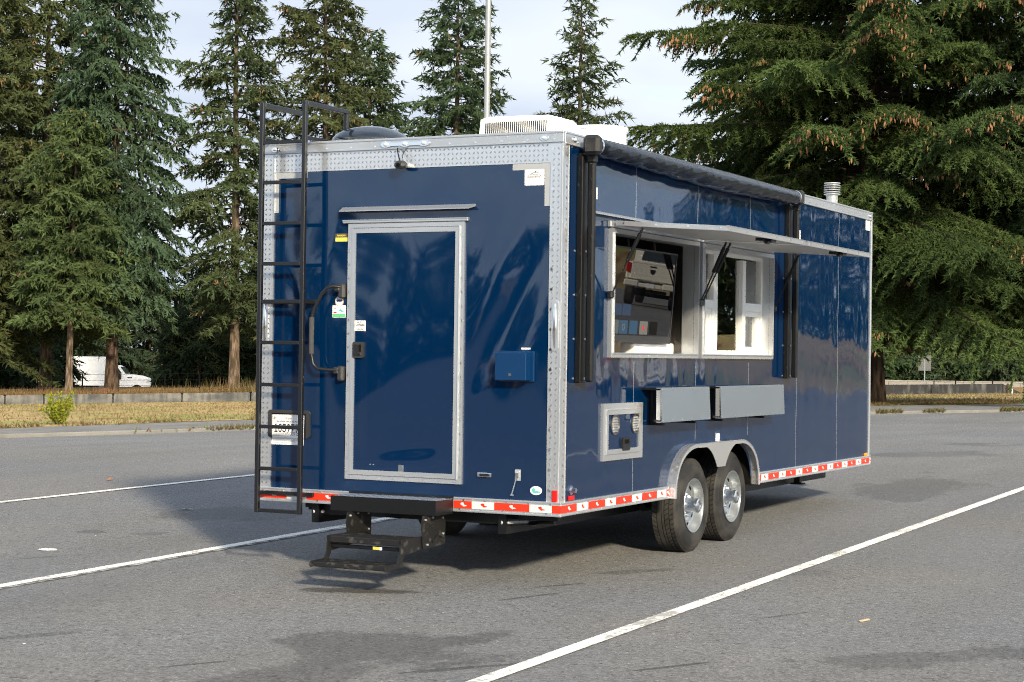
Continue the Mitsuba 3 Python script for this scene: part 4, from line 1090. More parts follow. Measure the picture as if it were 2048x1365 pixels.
# -- on the roof ---------------------------------------------------------------
k_ = add(P + 'roof_fan', lathe([(0.001, 0.165), (0.10, 0.160), (0.20, 0.135), (0.265, 0.098), (0.288, 0.070), (0.292, 0.058), (0.280, 0.050), (0.001, 0.048)], 40, 'z', (0.56, 1.845, 3.098)), 'dome_smoke', smooth=40, label='smoked dome lid of a roof fan')
add(k_ + '__base', cat_(*[bx(0.36, 0.76, 1.64 + 0, 2.05, 3.084, 3.10)]), 'white_plastic')
add(k_ + '__clear_skirt', lathe([(0.225, 0.0), (0.225, 0.047)], 32, 'z', (0.56, 1.845, 3.10)), 'glass_frost', smooth=True)
k_ = thing(P + 'air_conditioner', None, None); tag(k_, 'white roof air conditioner with a grille of upright slots')
x0, x1, y0, y1, zt_ = 0.50, 1.22, 0.30, 0.915, 3.292
add(k_ + '__cover', hull([(x0, y0 + 0.02, 3.086), (x0, y1, 3.086), (x1, y0, 3.086), (x1, y1, 3.086), (x0 + 0.01, y0 + 0.03, 3.235), (x0 + 0.02, y1 - 0.01, 3.27), (x0 + 0.05, y0 + 0.075, zt_ - 0.006), (x0 + 0.05, y1 - 0.05, zt_), (x1 - 0.25, y0 + 0.08, zt_), (x1 - 0.25, y1 - 0.06, zt_), (x1 - 0.02, y0 + 0.03, 3.16), (x1 - 0.02, y1 - 0.03, 3.16)]), 'white_plastic', smooth=28)
sl = []
gf = lambda y_, z_, o: (x0 - o + (z_ - 3.09) * 0.075, y_, z_)
for y_ in np.arange(y0 + 0.075, y1 - 0.05, 0.0165):
    sl.append(hull([gf(y_, 3.10, 0.003), gf(y_ + 0.0075, 3.10, 0.003), gf(y_, 3.245, 0.003), gf(y_ + 0.0075, 3.245, 0.003), gf(y_, 3.10, -0.02), gf(y_ + 0.0075, 3.245, -0.02)]))
add(k_ + '__grille_slots', cat_(*sl), 'grey_plastic', kind='stuff')
k_ = add(P + 'exhaust_fan_drum', lathe([(0.215, 0.0), (0.215, 0.205), (0.228, 0.212), (0.230, 0.228), (0.220, 0.234), (0.205, 0.228), (0.205, 0.05)], 48, 'z', (1.62, 0.475, 3.084)), 'white_paint', smooth=35, label='round white exhaust fan drum on the roof')
add(k_ + '__blue_label', bx(1.62 - 0.193, 1.62 - 0.190, 0.58, 0.64, 3.18, 3.26), 'ink_blue')
k_ = add(P + 'flue', lathe([(0.056, 0.0), (0.056, 0.115), (0.060, 0.117), (0.060, 0.125), (0.056, 0.127), (0.056, 0.155)], 28, 'z', (6.60, 0.16, 3.085)), 'galvanised', smooth=35, label='round galvanised flue pipe with a louvred cap')
rings = []
for q in range(5):
    z_ = 0.128 + q * 0.022
    rings.append(lathe([(0.050, z_ - 0.004), (0.082, z_), (0.080, z_ + 0.006), (0.050, z_ + 0.012)], 28, 'z', (6.60, 0.16, 3.085)))
rings.append(lathe([(0.050, 0.22), (0.080, 0.236), (0.078, 0.246), (0.001, 0.250)], 28, 'z', (6.60, 0.16, 3.085)))
add(k_ + '__cap', cat_(*rings), 'galvanised', smooth=35)
add(P + 'roof_vent', lathe([(0.05, 0), (0.05, 0.04), (0.035, 0.06), (0.001, 0.065)], 20, 'z', (7.0, 0.25, 3.085)), 'bare_zinc', smooth=35)

# -- screen inside the left window -----------------------------------------------
TV = thing('tv_screen', 'dark flat screen hung inside the left serving window, reflecting a pickup', 'television')
TL = math.radians(4.45)


def on_tv(m_):  # local x right, y up, z towards the viewer; the top leans out
    v_ = np.array(m_.vertices)
    yy = v_[:, 1] * math.cos(TL) - v_[:, 2] * math.sin(TL)
    out_ = v_[:, 1] * math.sin(TL) + v_[:, 2] * math.cos(TL)
    return trimesh.Trimesh(np.stack([1.56 + v_[:, 0], 0.065 - out_, 2.035 + yy], -1), m_.faces, process=False)


tw, th_ = 1.22, 0.70
fr = bx(-tw / 2, tw / 2, -th_ / 2, th_ / 2, -0.045, 0.0, 0.004)
add(TV + '__case', on_tv(fr), 'grey_plastic')
add(TV + '__bezel', on_tv(extr(sbox(-tw / 2, -th_ / 2, tw / 2, th_ / 2).difference(sbox(-tw / 2 + 0.012, -th_ / 2 + 0.055, tw / 2 - 0.012, th_ / 2 - 0.012)), 0.006)), 'grey_plastic')
add(TV + '__glass', on_tv(bx(-tw / 2 + 0.012, tw / 2 - 0.012, -th_ / 2 + 0.055, th_ / 2 - 0.012, 0.0005, 0.002)), 'screen_black')
tl = [('tile_grey', -0.485), ('tile_blue', -0.32), ('tile_blue', -0.135), ('tile_pale', 0.060), ('dark_void', 0.250)]
for k, (mm_, xx) in enumerate(tl):
    t_ = extr(rr(xx - 0.078, xx + 0.078, -0.285, -0.185, 0.008), 0.0004); t_.apply_translation([0, 0, 0.0022]); add(TV + '__menu_tile', on_tv(t_), mm_)
for xx in (-0.455, -0.285):
    t_ = extr(sbox(xx - 0.08, -0.15, xx + 0.08, -0.065), 0.0004); t_.apply_translation([0, 0, 0.0022]); add(TV + '__menu_tile', on_tv(t_), 'tile_navy')
t_ = extr(Point(0.060, -0.235).buffer(0.018), 0.0003); t_.apply_translation([0, 0, 0.0027]); add(TV + '__menu_icon', on_tv(t_), 'lens_red')
t_ = extr(Point(-0.32, -0.235).buffer(0.026).difference(Point(-0.32, -0.235).buffer(0.018)), 0.0003); t_.apply_translation([0, 0, 0.0027]); add(TV + '__menu_icon', on_tv(t_), 'tile_pale')
add(TV + '__hanger', cat_(rod((1.35, 0.09, 2.36), (1.35, 0.16, 2.975), 0.010, 8), rod((1.85, 0.09, 2.36), (1.97, 0.14, 2.60), 0.007, 8), rod((1.85, 0.09, 2.36), (1.85, 0.16, 2.975), 0.010, 8)), 'black_metal')

# ================================================================== GROUND
tcol = np.concatenate([np.arange(-160, -40, 8.0), np.arange(-40, 40, 1.0), np.arange(40, 170, 8.0)])
q = np.concatenate([np.linspace(-80, 0, 14)[:-1], np.linspace(0, 34, 69)])
kd = kerbD(tcol)
rows = []
for j, t in enumerate(tcol):
    rows.append(np.concatenate([q, np.linspace(34, kd[j], 20)[1:]]))
DD = np.array(rows).T
TT = np.repeat(tcol[None], len(DD), 0)
add('asphalt_lot', grid_mesh(DD, TT, gz_dt(DD, TT)), 'asphalt', smooth=True, kind='structure', label='grey asphalt car park with dark stains and hairline cracks')

kz = gz_dt(kd, tcol)
vd = verge_dist(tcol)
bd = barD(tcol)


def strip(offs, heights, base='k'):
    """cross-section offsets (metres beyond the kerb) and heights above the terrain"""
    Ds = np.array([kd + o if np.isscalar(o) else o for o in offs]); Ts = np.repeat(tcol[None], len(offs), 0)
    Z = gz_dt(Ds, Ts) + np.array(heights)[:, None]
    return grid_mesh(Ds, Ts, Z)


add('kerb', strip([0.0, 0.001, 0.015, 0.15, 0.152], [-0.02, 0.075, 0.095, 0.100, 0.05]), 'kerb_concrete', kind='structure', label='worn concrete kerb at the far edge of the car park')
add('verge_pavement', strip([0.152, 0.153, kd + vd], [0.05, 0.095, 0.12]), 'old_asphalt', kind='structure', label='strip of old asphalt behind the kerb')
gD = kd + vd
nn_ = 14
Ds = np.array([gD + (bd - gD) * f for f in np.linspace(0, 1, nn_)]); Ts = np.repeat(tcol[None], nn_, 0)
Z = gz_dt(Ds, Ts) + 0.125 + 0.10 * (np.linspace(0, 1, nn_)[:, None]) * (1 - np.linspace(0, 1, nn_)[:, None]) + 0.05 * (meshkit.noise(np.stack([Ds * 0.3, Ts * 0.3, Ds * 0], -1)) - 0.5)
add('dry_grass_verge', grid_mesh(Ds, Ts, Z), 'dry_grass_ground', smooth=True, kind='structure', label='mown dry yellow grass between the pavement and the barrier')
# berm behind the barrier, then the highway lower down, then land to the horizon
Ds = np.array([bd + 0.25, bd + 0.3, bd + 1.0, bd + 25, bd + 42, bd + 50]); Ts = np.repeat(tcol[None], 6, 0)
Zb = gz_dt(bd, tcol)
left = 1 - sst(-5, 15, tcol)
Z = np.array([Zb - 0.1, Zb + 0.55 * left, Zb + 0.66 * left, Zb + 0.66 * left, Zb + 0.5 * left, Zb - 1.35])
add('berm', grid_mesh(Ds, Ts, Z), 'berm_soil', kind='structure', label='rough bank of dry soil under the trees')
tw_ = np.array([-900, -300, -160, -60, 0, 60, 165, 300, 900.0])
ri = np.interp
Ds = np.array([barD(tw_) + 50, barD(tw_) + 85, np.full(9, 500.0), np.full(9, 2500.0)]); Ts = np.repeat(tw_[None], 4, 0)
Z = np.array([gz_dt(barD(tw_), tw_) - 1.36, gz_dt(barD(tw_), tw_) - 1.36, np.full(9, -2.6), np.full(9, -2.6)])
add('highway', grid_mesh(Ds[:2], Ts[:2], Z[:2]), 'old_asphalt', kind='structure', label='asphalt road beyond the trees')
add('far_land', grid_mesh(Ds[1:], Ts[1:], Z[1:]), 'berm_soil', kind='structure', label='dark land beyond the road')
# land round about, below everything
V = np.array([[-2500, -2500, -4.6], [2500, -2500, -4.6], [2500, 2500, -4.6], [-2500, 2500, -4.6]], float)
add('surrounding_ground', trimesh.Trimesh(V, np.array([[0, 1, 2], [0, 2, 3]]), process=False), 'dry_grass_ground', kind='structure')


# painted lines
def ground_strip(p0, p1, w, lift, n_=80, jit=0.0009, seed=0, skip=None):
    r_ = np.random.default_rng(seed)
    p0, p1 = np.array(p0, float), np.array(p1, float)
    d = (p1 - p0) / np.linalg.norm(p1 - p0); e = np.array([-d[1], d[0]])
    L_ = np.linalg.norm(p1 - p0)
    n_ = int(L_ / 0.16)
    s_ = np.linspace(0, L_, n_ + 1)
    l_ = p0 + d * s_[:, None] + e * (w / 2 + r_.normal(0, jit, n_ + 1))[:, None]
    q_ = p0 + d * s_[:, None] - e * (w / 2 + r_.normal(0, jit, n_ + 1))[:, None]
    P2 = np.stack([q_, l_], 1).reshape(-1, 2)
    Z_ = gz(P2[:, 0], P2[:, 1]) + lift
    F_ = []
    for i in range(n_):
        F_ += [[2 * i, 2 * i + 2, 2 * i + 3], [2 * i, 2 * i + 3, 2 * i + 1]]
    return trimesh.Trimesh(np.column_stack([P2, Z_]), np.array(F_), process=False)


a0 = gpx(900, 1386); a1 = gpx(2048, 978)
dv = (np.array(a1) - np.array(a0)) / np.linalg.norm(np.array(a1) - np.array(a0))
LN = [('parking_line', np.array(a0) - dv * 4, np.array(a1) + dv * 5, 0.105)]
b0, b1 = np.array(gpx(0, 1174)), np.array(gpx(815, 1031))
dv2 = (b1 - b0) / np.linalg.norm(b1 - b0)
LN.append(('parking_line', b0 - dv2 * 5, b1 + dv2 * 4.5, 0.105))
c0, c1 = np.array(gpx(0, 1006)), np.array(gpx(515, 950.5))
dv3 = (c1 - c0) / np.linalg.norm(c1 - c0)
LN.append(('parking_line', c0 - dv3 * 4, c1 + dv3 * 3, 0.10))
for off in (-5.3, -9.6, -14):
    LN.append(('parking_line', np.array([-4.0, off]), np.array([13.5, off]), 0.105))
LBL = ['long white parking line nearest the camera', 'white parking line running under the trailer', 'farthest white parking line behind the ladder']
for k, (nm, p_, q_, w_) in enumerate(LN):
    add(nm, ground_strip(p_, q_, w_, 0.007, seed=k), 'line_paint', kind='structure', label=LBL[k] if k < 3 else None)
e2 = np.array([-dv2[1], dv2[0]])
add('old_parking_line', ground_strip(b0 - dv2 * 5 - e2 * 0.075, b1 + dv2 * 2 - e2 * 0.075, 0.04, 0.005, seed=9, jit=0.005), 'old_line_paint', kind='structure', label='faded older line along the edge of the white one')


def splat(px, py, w, h, seed, matn, key, label):
    r_ = np.random.default_rng(seed)
    x_, y_ = gpx(px, py)
    a = np.sort(r_.uniform(0, 2 * np.pi, 11)); rr_ = r_.uniform(0.55, 1.1, 11)
    d = RH; e = FH
    P2 = np.array([[x_, y_]] + [np.array([x_, y_]) + d * math.cos(q_) * w * k_ + e * math.sin(q_) * h * k_ for q_, k_ in zip(a, rr_)])
    Z_ = gz(P2[:, 0], P2[:, 1]) + 0.006
    F_ = [[0, i, i % 11 + 1] for i in range(1, 12)]
    mm = trimesh.Trimesh(np.column_stack([P2, Z_]), np.array(F_), process=False)
    if mm.face_normals[0, 2] < 0:
        mm.invert()
    add(key, mm, matn, kind='structure', label=label)


splat(94, 1101, 0.10, 0.10, 1, 'line_paint', 'paint_mark', 'short white paint scrap on the asphalt at the left')
splat(191, 1073, 0.012, 0.02, 2, 'line_paint', 'paint_mark', 'tiny white chip left of the trailer')
splat(48, 1290, 0.012, 0.02, 3, 'line_paint', 'paint_mark', 'tiny white chip near the lower left corner')
splat(375, 1020, 0.06, 0.06, 4, 'old_line_paint', 'drain_mark', 'pale ring mark on the asphalt')
splat(375, 1020, 0.035, 0.035, 5, 'dark_void', 'drain_mark', 'dark spot inside the pale ring mark')
x_, y_ = gpx(219, 962)
lf = hull([(x_ - .05, y_, gz(x_, y_) + .006), (x_ + .05, y_ + .03, gz(x_, y_) + .012), (x_, y_ - .05, gz(x_, y_) + .03), (x_ + .02, y_ + .05, gz(x_, y_) + .008), (x_, y_, gz(x_, y_) + .035)])
mat('leaf_orange', (0.42, 0.16, 0.06), 0.7)
add('fallen_leaf', lf, 'leaf_orange', label='single orange fallen leaf on the asphalt', cat='leaf')
x_, y_ = gpx(1727, 1243)
add('wood_sliver', hull([(x_ - .06, y_, gz(x_, y_) + .004), (x_ + .05, y_ - .03, gz(x_, y_) + .004), (x_ + .05, y_ - .015, gz(x_, y_) + .012), (x_ - .06, y_ + .012, gz(x_, y_) + .012)]), 'sticker_tan', label='thin tan sliver of wood lying on the asphalt at lower right', cat='debris')

# ================================================================== BARRIERS, WALL, SIGN, HYDRANT, POLE, FENCE


def along(t0, t1, D0, D1, prof, n_=2):
    """a solid with the cross-section prof [(towards the far side, height)] between two ground points"""
    V = []
    for f in np.linspace(0, 1, n_):
        t, D = t0 + (t1 - t0) * f, D0 + (D1 - D0) * f
        z = float(gz_dt(D, t))
        for (o, h_) in prof:
            xx, yy = world(D + o, t)
            V.append((xx, yy, z + h_))
    V = np.array(V); k = len(prof)
    F_ = []
    for i in range(n_ - 1):
        for j in range(k):
            a, b = i * k + j, i * k + (j + 1) % k
            F_ += [[a, b, b + k], [a, b + k, a + k]]
    for j in range(1, k - 1):
        F_ += [[0, j + 1, j], [(n_ - 1) * k, (n_ - 1) * k + j, (n_ - 1) * k + j + 1]]
    mm = trimesh.Trimesh(V, np.array(F_), process=False)
    mm.fix_normals()
    return mm


JP = [-262, -128, 12, 90, 228, 366, 503, 640, 780]
for k in range(1, len(JP) - 1):
    D0 = 120.0
    ta, tb = (JP[k] - 1024) / 3728.4 * D0, (JP[k + 1] - 1024) / 3728.4 * D0
    if JP[k] > 600:
        break
    da, db = float(barD(np.array(ta))), float(barD(np.array(tb)))
    ta, tb = ta * da / D0, tb * db / D0
    where = {12: 'leftmost in view', 90: 'behind the yellow-green shrub', 228: 'left of the pale one', 366: 'with the palest, most weathered face', 503: 'partly behind the ladder'}.get(JP[k], 'at the left edge of the view')
    kk = add('concrete_barrier', along(ta + 0.03, tb - 0.03, da, db, [(-0.02, 0.1), (0.0, 0.67), (0.02, 0.70), (0.17, 0.70), (0.19, 0.66), (0.3, 0.1)]), 'concrete', label='grey concrete barrier section on the dry verge, ' + where, cat='barrier', group='barrier sections along the verge')
    xx, yy = world(da - 0.03, ta); z0 = float(gz_dt(da, ta))
    add(kk + '__joint_pin', cat_(bx(xx - .03, xx + .03, yy - .03, yy + .03, z0 + .12, z0 + .70), bx(xx - .06, xx + .06, yy - .06, yy + .06, z0 + .68, z0 + .74)), 'black_metal')
# long stained barrier on the right
ta, tb = (1745 - 1024) / 3728.4 * 128, (2004 - 1024) / 3728.4 * 131
cuts = np.linspace(ta - 6, tb, 4)
for k in range(3):
    da, db = float(barD(np.array(cuts[k]))), float(barD(np.array(cuts[k + 1])))
    last = k == 2
    mm = along(cuts[k] + 0.02, cuts[k + 1] - 0.02, da, db, [(-0.12, 0.1), (-0.05, 0.30), (0.0, 0.80), (0.15, 0.80), (0.22, 0.3), (0.3, 0.1)])
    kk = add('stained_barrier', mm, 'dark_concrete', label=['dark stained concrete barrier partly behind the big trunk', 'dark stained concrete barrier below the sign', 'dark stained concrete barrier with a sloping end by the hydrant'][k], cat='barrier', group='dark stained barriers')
    if last:
        t2 = (2040 - 1024) / 3728.4 * 131.5
        z0 = float(gz_dt(db, tb))
        pts = []
        for (o, h_) in ((-0.12, 0.1), (0.0, 0.80), (0.15, 0.80), (0.3, 0.1)):
            pts.append((*world(db + o, tb), z0 + h_))
        for (o, h_) in ((-0.12, 0.05), (-0.1, 0.12), (0.25, 0.12), (0.3, 0.05)):
            pts.append((*world(db + o, t2), z0 + h_))
        add(kk + '__sloping_end', hull(pts), 'dark_concrete')
# pale highway wall behind, in panels
D0 = 160.0
wt = np.arange((1740 - 1024) / 3728.4 * D0, (2120 - 1024) / 3728.4 * D0, 1.62)
HW = thing('highway_wall', 'long pale concrete wall in panels behind the dark barrier', 'wall')
for k, t in enumerate(wt[:-1]):
    pts = [(*world(D0 + o, tt), zz) for tt in (t + 0.012, wt[k + 1] - 0.012) for o in (0, 0.2) for zz in (-2.3, -0.33)]
    add(HW + '__panel', hull(pts), 'pale_concrete')
pts = [(*world(D0 + o, tt), zz) for tt in (wt[0], wt[-1]) for o in (-0.05, 0.25) for zz in (-0.328, -0.22)]
add(HW + '__coping', hull(pts), 'pale_concrete')
# sign seen from behind
t = (1850 - 1024) / 3728.4 * 134; xs, ys_ = world(134, t); z0 = float(gz_dt(130.0, t))
SG = thing('road_sign', 'grey back of a square road sign on a pale post beyond the barrier', 'sign')
e_ = RH


def quad_board(cx, cy, cz, w, h, th):
    pts = [(cx + RH[0] * a + FH[0] * b, cy + RH[1] * a + FH[1] * b, cz + c_) for a in (-w / 2, w / 2) for b in (0, th) for c_ in (-h / 2, h / 2)]
    return hull(pts)


mat('sign_back', (0.085, 0.09, 0.10), 0.45, 0.3)
mat('sign_post', (0.32, 0.42, 0.44), 0.5, 0.2)
zc = 1.594 - (726 - 718.5) / 3728.4 * 134
add(SG + '__board', quad_board(xs, ys_, zc, 0.92, 1.10, 0.02), 'sign_back')
add(SG + '__post', bx(xs - 0.03, xs + 0.03, ys_ - 0.03, ys_ + 0.03, z0, zc + 0.3), 'sign_post')
# hydrant
t = (2017 - 1024) / 3728.4 * 128.5; xh, yh = world(128.5, t); z0 = float(gz_dt(128.5, t)) + 0.12
mat('hydrant_paint', (0.07, 0.035, 0.03), 0.6)
HY = thing('fire_hydrant', 'dark red-brown fire hydrant by the sloping end of the barrier', 'hydrant')
add(HY + '__barrel', lathe([(0.17, -0.02), (0.17, 0.03), (0.12, 0.05), (0.12, 0.46), (0.16, 0.48), (0.16, 0.52), (0.13, 0.54), (0.12, 0.62), (0.06, 0.68), (0.03, 0.69), (0.03, 0.74), (0.001, 0.74)], 20, 'z', (xh, yh, z0)), 'hydrant_paint', smooth=35)
for s_ in (-1, 1):
    add(HY + '__nozzle', rod((xh + RH[0] * 0.1 * s_, yh + RH[1] * 0.1 * s_, z0 + 0.40), (xh + RH[0] * 0.21 * s_, yh + RH[1] * 0.21 * s_, z0 + 0.40), 0.06, 12), 'hydrant_paint')
add(HY + '__nozzle', rod((xh - FH[0] * 0.1, yh - FH[1] * 0.1, z0 + 0.36), (xh - FH[0] * 0.2, yh - FH[1] * 0.2, z0 + 0.36), 0.075, 12), 'hydrant_paint')
xw, yw = xh + RH[0] * 0.30, yh + RH[1] * 0.30
add('white_marker_post', bx(xw - .035, xw + .035, yw - .035, yw + .035, z0 - 0.02, z0 + .35), 'white_paint', label='short white post beside the hydrant', cat='post')
# lamp pole behind the trailer
xp, yp = place(967.5, 78.0); zp = float(gz(xp, yp))
LP = thing('lamp_pole', 'tall galvanised lamp pole rising behind the trailer', 'lamp pole')
add(LP + '__shaft', lathe([(0.16, 0.0), (0.135, 6.0), (0.105, 24.0)], 24, 'z', (xp, yp, zp)), 'galvanised', smooth=True)
add(LP + '__base_plate', bx(xp - 0.25, xp + 0.25, yp - 0.25, yp + 0.25, zp - 0.02, zp + 0.16, 0.02), 'kerb_concrete')
add(LP + '__lamp_arm', cat_(rod((xp - RH[0] * 1.6, yp - RH[1] * 1.6, zp + 24.05), (xp + RH[0] * 1.6, yp + RH[1] * 1.6, zp + 24.05), 0.05, 10)), 'galvanised')
for s_ in (-1, 1):
    cx_, cy_ = xp + RH[0] * 1.7 * s_, yp + RH[1] * 1.7 * s_
    add(LP + '__lamp_head', bx(cx_ - .3, cx_ + .3, cy_ - .3, cy_ + .3, zp + 23.95, zp + 24.12, 0.05), 'black_metal')
# wire fence on the bank
for grp, pxs, D0, h_, nm in (('posts left', [46, 166, 239, 331, 400, 470], 131.0, 1.25, 'left'), ('posts right', [1869, 1912, 1949, 1986, 2024], 136.0, 0.95, 'right')):
    FN = thing('wire_fence', 'thin dark wire fence on the bank in front of the white truck' if nm == 'left' else 'thin dark wire fence above the stained barrier', 'fence')
    tops = []
    for px in pxs:
        t = (px - 1024) / 3728.4 * D0; xx, yy = world(D0, t)
        zb_ = float(gz_dt(130.0, t)) + (0.6 if nm == 'left' else 0.0)
        add(FN + '__post', bx(xx - .035, xx + .035, yy - .035, yy + .035, zb_ - 0.05, zb_ + h_), 'black_metal')
        tops.append((xx, yy, zb_ + h_))
    ws = []
    for p_, q_ in zip(tops[:-1], tops[1:]):
        for dz in (-0.03, -0.45, -0.85):
            ws.append(rod((p_[0], p_[1], p_[2] + dz), (q_[0], q_[1], q_[2] + dz), 0.012, 5))
    add(FN + '__wire', cat_(*ws), 'black_metal', kind='stuff')

# ================================================================== VEHICLES


def frame_of(D, t, z, yaw=0.0):
    """local x along the photograph's right at yaw 0, local y away from the camera, z up"""
    x0, y0 = world(D, t)
    c_, s_ = math.cos(yaw), math.sin(yaw)
    ex = RH * c_ + FH * s_; ey = -RH * s_ + FH * c_
    def f(m_):
        v_ = np.array(m_.vertices)
        o = np.empty_like(v_)
        o[:, 0] = x0 + ex[0] * v_[:, 0] + ey[0] * v_[:, 1]; o[:, 1] = y0 + ex[1] * v_[:, 0] + ey[1] * v_[:, 1]; o[:, 2] = z + v_[:, 2]
        return trimesh.Trimesh(o, m_.faces, process=False)
    return f


def side_solid(pts, y0, y1):
    """a side-view outline (x, z) drawn out across the vehicle"""
    m_ = extr(Polygon(pts), y1 - y0)
    v_ = np.array(m_.vertices)
    return trimesh.Trimesh(np.stack([v_[:, 0], y1 - v_[:, 2], v_[:, 1]], -1), m_.faces, process=False)


def wheel_at(f, key, x, y, r, w=0.28, out=-1):
    kk = thing(key, None)
    add(kk + '__tyre', f(lathe([(r * 0.55, -w / 2), (r * 0.9, -w / 2), (r, -w / 2 + 0.04), (r, w / 2 - 0.04), (r * 0.9, w / 2), (r * 0.55, w / 2)], 28, 'y', (x, y, r))), 'tyre_rubber', smooth=35)
    add(kk + '__rim', f(lathe([(r * 0.56, -w * 0.42), (r * 0.5, -w * 0.3), (r * 0.2, -w * 0.34), (0.001, -w * 0.36)][::(1 if out < 0 else 1)], 20, 'y', (x, y, r))), 'rim_silver', smooth=40)


mat('truck_white', (0.80, 0.81, 0.83), 0.25, 0, 0.5)
mat('car_glass', (0.02, 0.03, 0.035), 0.05, 0, 0.7)
# white truck on the road beyond the trees
Dt = 196.0
f = frame_of(Dt, (222 - 1024) / 3728.4 * Dt, -3.40)
TK = thing('white_truck', 'white box truck driving past behind the left tree trunks', 'truck')
add(TK + '__box', f(cat_(bx(-8.2, -0.5, 0.0, 2.5, 1.05, 4.02, 0.04), bx(-8.22, -0.48, -0.02, 2.52, 3.93, 4.06, 0.03), bx(-8.22, -0.48, -0.02, 2.52, 1.02, 1.14, 0.03))), 'truck_white')
cab = [(-0.35, 0.75), (-0.35, 3.15), (0.55, 3.2), (0.95, 3.05), (1.55, 2.28), (3.0, 2.10), (3.75, 1.85), (4.15, 1.4), (4.2, 0.75), (3.95, 0.55), (0.9, 0.55)]
add(TK + '__cab', f(side_solid(cab, 0.12, 2.38)), 'truck_white')
add(TK + '__side_window', f(side_solid([(0.18, 2.3), (0.18, 2.95), (0.72, 2.95), (1.25, 2.32)], 0.105, 0.118)), 'car_glass')
add(TK + '__windscreen', f(hull([(1.02, 0.25, 3.02), (1.02, 2.25, 3.02), (1.58, 0.25, 2.32), (1.58, 2.25, 2.32), (1.04, 0.25, 3.05), (1.04, 2.25, 3.05), (1.62, 0.25, 2.33), (1.62, 2.25, 2.33)])), 'car_glass')
add(TK + '__hood_vent', f(bx(1.75, 2.25, 0.10, 0.121, 1.85, 1.97)), 'black_plastic')
add(TK + '__mirror', f(bx(0.95, 1.15, -0.10, 0.05, 1.75, 2.25, 0.03)), 'black_plastic')
add(TK + '__headlight', f(bx(3.7, 4.1, 0.10, 0.13, 1.35, 1.6, 0.02)), 'lens_clear')
add(TK + '__bumper', f(bx(3.6, 4.35, 0.05, 2.45, 0.45, 0.85, 0.06)), 'truck_white')
add(TK + '__chassis', f(bx(-8.0, 0.9, 0.5, 2.0, 0.65, 1.0)), 'black_metal')
add(TK + '__tank', f(bx(-1.3, 0.4, 0.15, 0.6, 0.45, 0.95, 0.08)), 'galvanised')
for xx in (2.75, -5.9):
    for yy in (0.25, 2.25):
        wheel_at(f, TK + '__wheel', xx, yy, 0.50)
add(TK + '__wheel_arch', f(side_solid([(2.75 + 0.68 * math.cos(a), 0.5 + 0.68 * math.sin(a)) for a in np.linspace(0, math.pi, 14)], 0.108, 0.119)), 'dark_void')
# pale car following in the next lane
f = frame_of(202.0, (352 - 1024) / 3728.4 * 202, -3.40)
CR = thing('white_car', 'white car behind the shrubs ahead of the white truck', 'car')
body = [(-2.3, 0.35), (-2.35, 0.85), (-2.1, 1.0), (-1.3, 1.08), (-0.7, 1.55), (0.6, 1.58), (1.25, 1.08), (2.15, 0.92), (2.3, 0.65), (2.28, 0.35)]
add(CR + '__body', f(side_solid(body, 0.0, 1.8)), 'truck_white')
add(CR + '__side_window', f(side_solid([(-1.05, 1.10), (-0.62, 1.48), (0.52, 1.50), (1.02, 1.10)], -0.012, -0.002)), 'car_glass')
for xx in (-1.4, 1.4):
    for yy in (0.1, 1.7):
        wheel_at(f, CR + '__wheel', xx, yy, 0.33, 0.2)

# lifted white pickup parked off to the right, seen only as a reflection in the screen
px_, py_ = 52.93, -21.22
Dp, tp = (px_ - CAM[0]) * FH[0] + (py_ - CAM[1]) * FH[1], (px_ - CAM[0]) * RH[0] + (py_ - CAM[1]) * RH[1]
ang = math.atan2(-math.sin(math.radians(17)), math.cos(math.radians(17)))
x0p, y0p, z0p = px_, py_, float(gz(px_, py_))


def fp(m_):  # local x = forwards (away from the trailer), y = left, z up
    v_ = np.array(m_.vertices); c_, s_ = math.cos(ang), math.sin(ang)
    return trimesh.Trimesh(np.stack([x0p + c_ * v_[:, 0] - s_ * v_[:, 1], y0p + s_ * v_[:, 0] + c_ * v_[:, 1], z0p + v_[:, 2]], -1), m_.faces, process=False)


mat('pickup_white', (0.74, 0.71, 0.64), 0.25, 0, 0.5)
PK = thing('white_pickup', 'lifted white pickup reflected in the screen', 'pickup')
add(PK + '__bed', fp(cat_(bx(0.06, 2.1, -1.0, 1.0, 0.95, 1.62, 0.06))), 'pickup_white')
add(PK + '__tailgate', fp(cat_(bx(0.0, 0.058, -0.80, 0.80, 1.0, 1.66, 0.03), bx(-0.02, 0.02, -0.8, 0.8, 1.60, 1.67, 0.02), bx(-0.012, 0.01, -0.74, 0.74, 1.18, 1.24, 0.01))), 'pickup_white')
add(PK + '__handle', fp(bx(-0.03, 0.0, -0.12, 0.12, 1.50, 1.55, 0.01)), 'black_plastic')
add(PK + '__emblem', fp(hull([(-0.02, a, b) for a, b in ((-0.1, 1.42), (0.1, 1.42), (0.08, 1.30), (0.0, 1.22), (-0.08, 1.30))] + [(-0.005, a, b) for a, b in ((-0.1, 1.42), (0.1, 1.42), (0.0, 1.22))])), 'black_plastic')
add(PK + '__cab', fp(side_solid([(2.1, 0.85), (2.1, 1.6), (2.4, 2.2), (3.9, 2.22), (4.6, 1.65), (5.9, 1.55), (6.1, 1.3), (6.1, 0.85)], -0.98, 0.98)), 'pickup_white')
add(PK + '__rear_window', fp(hull([(2.13, -0.7, 1.72), (2.13, 0.7, 1.72), (2.34, -0.65, 2.12), (2.34, 0.65, 2.12), (2.10, -0.7, 1.72), (2.10, 0.7, 1.72), (2.31, -0.65, 2.12), (2.31, 0.65, 2.12)])), 'car_glass')
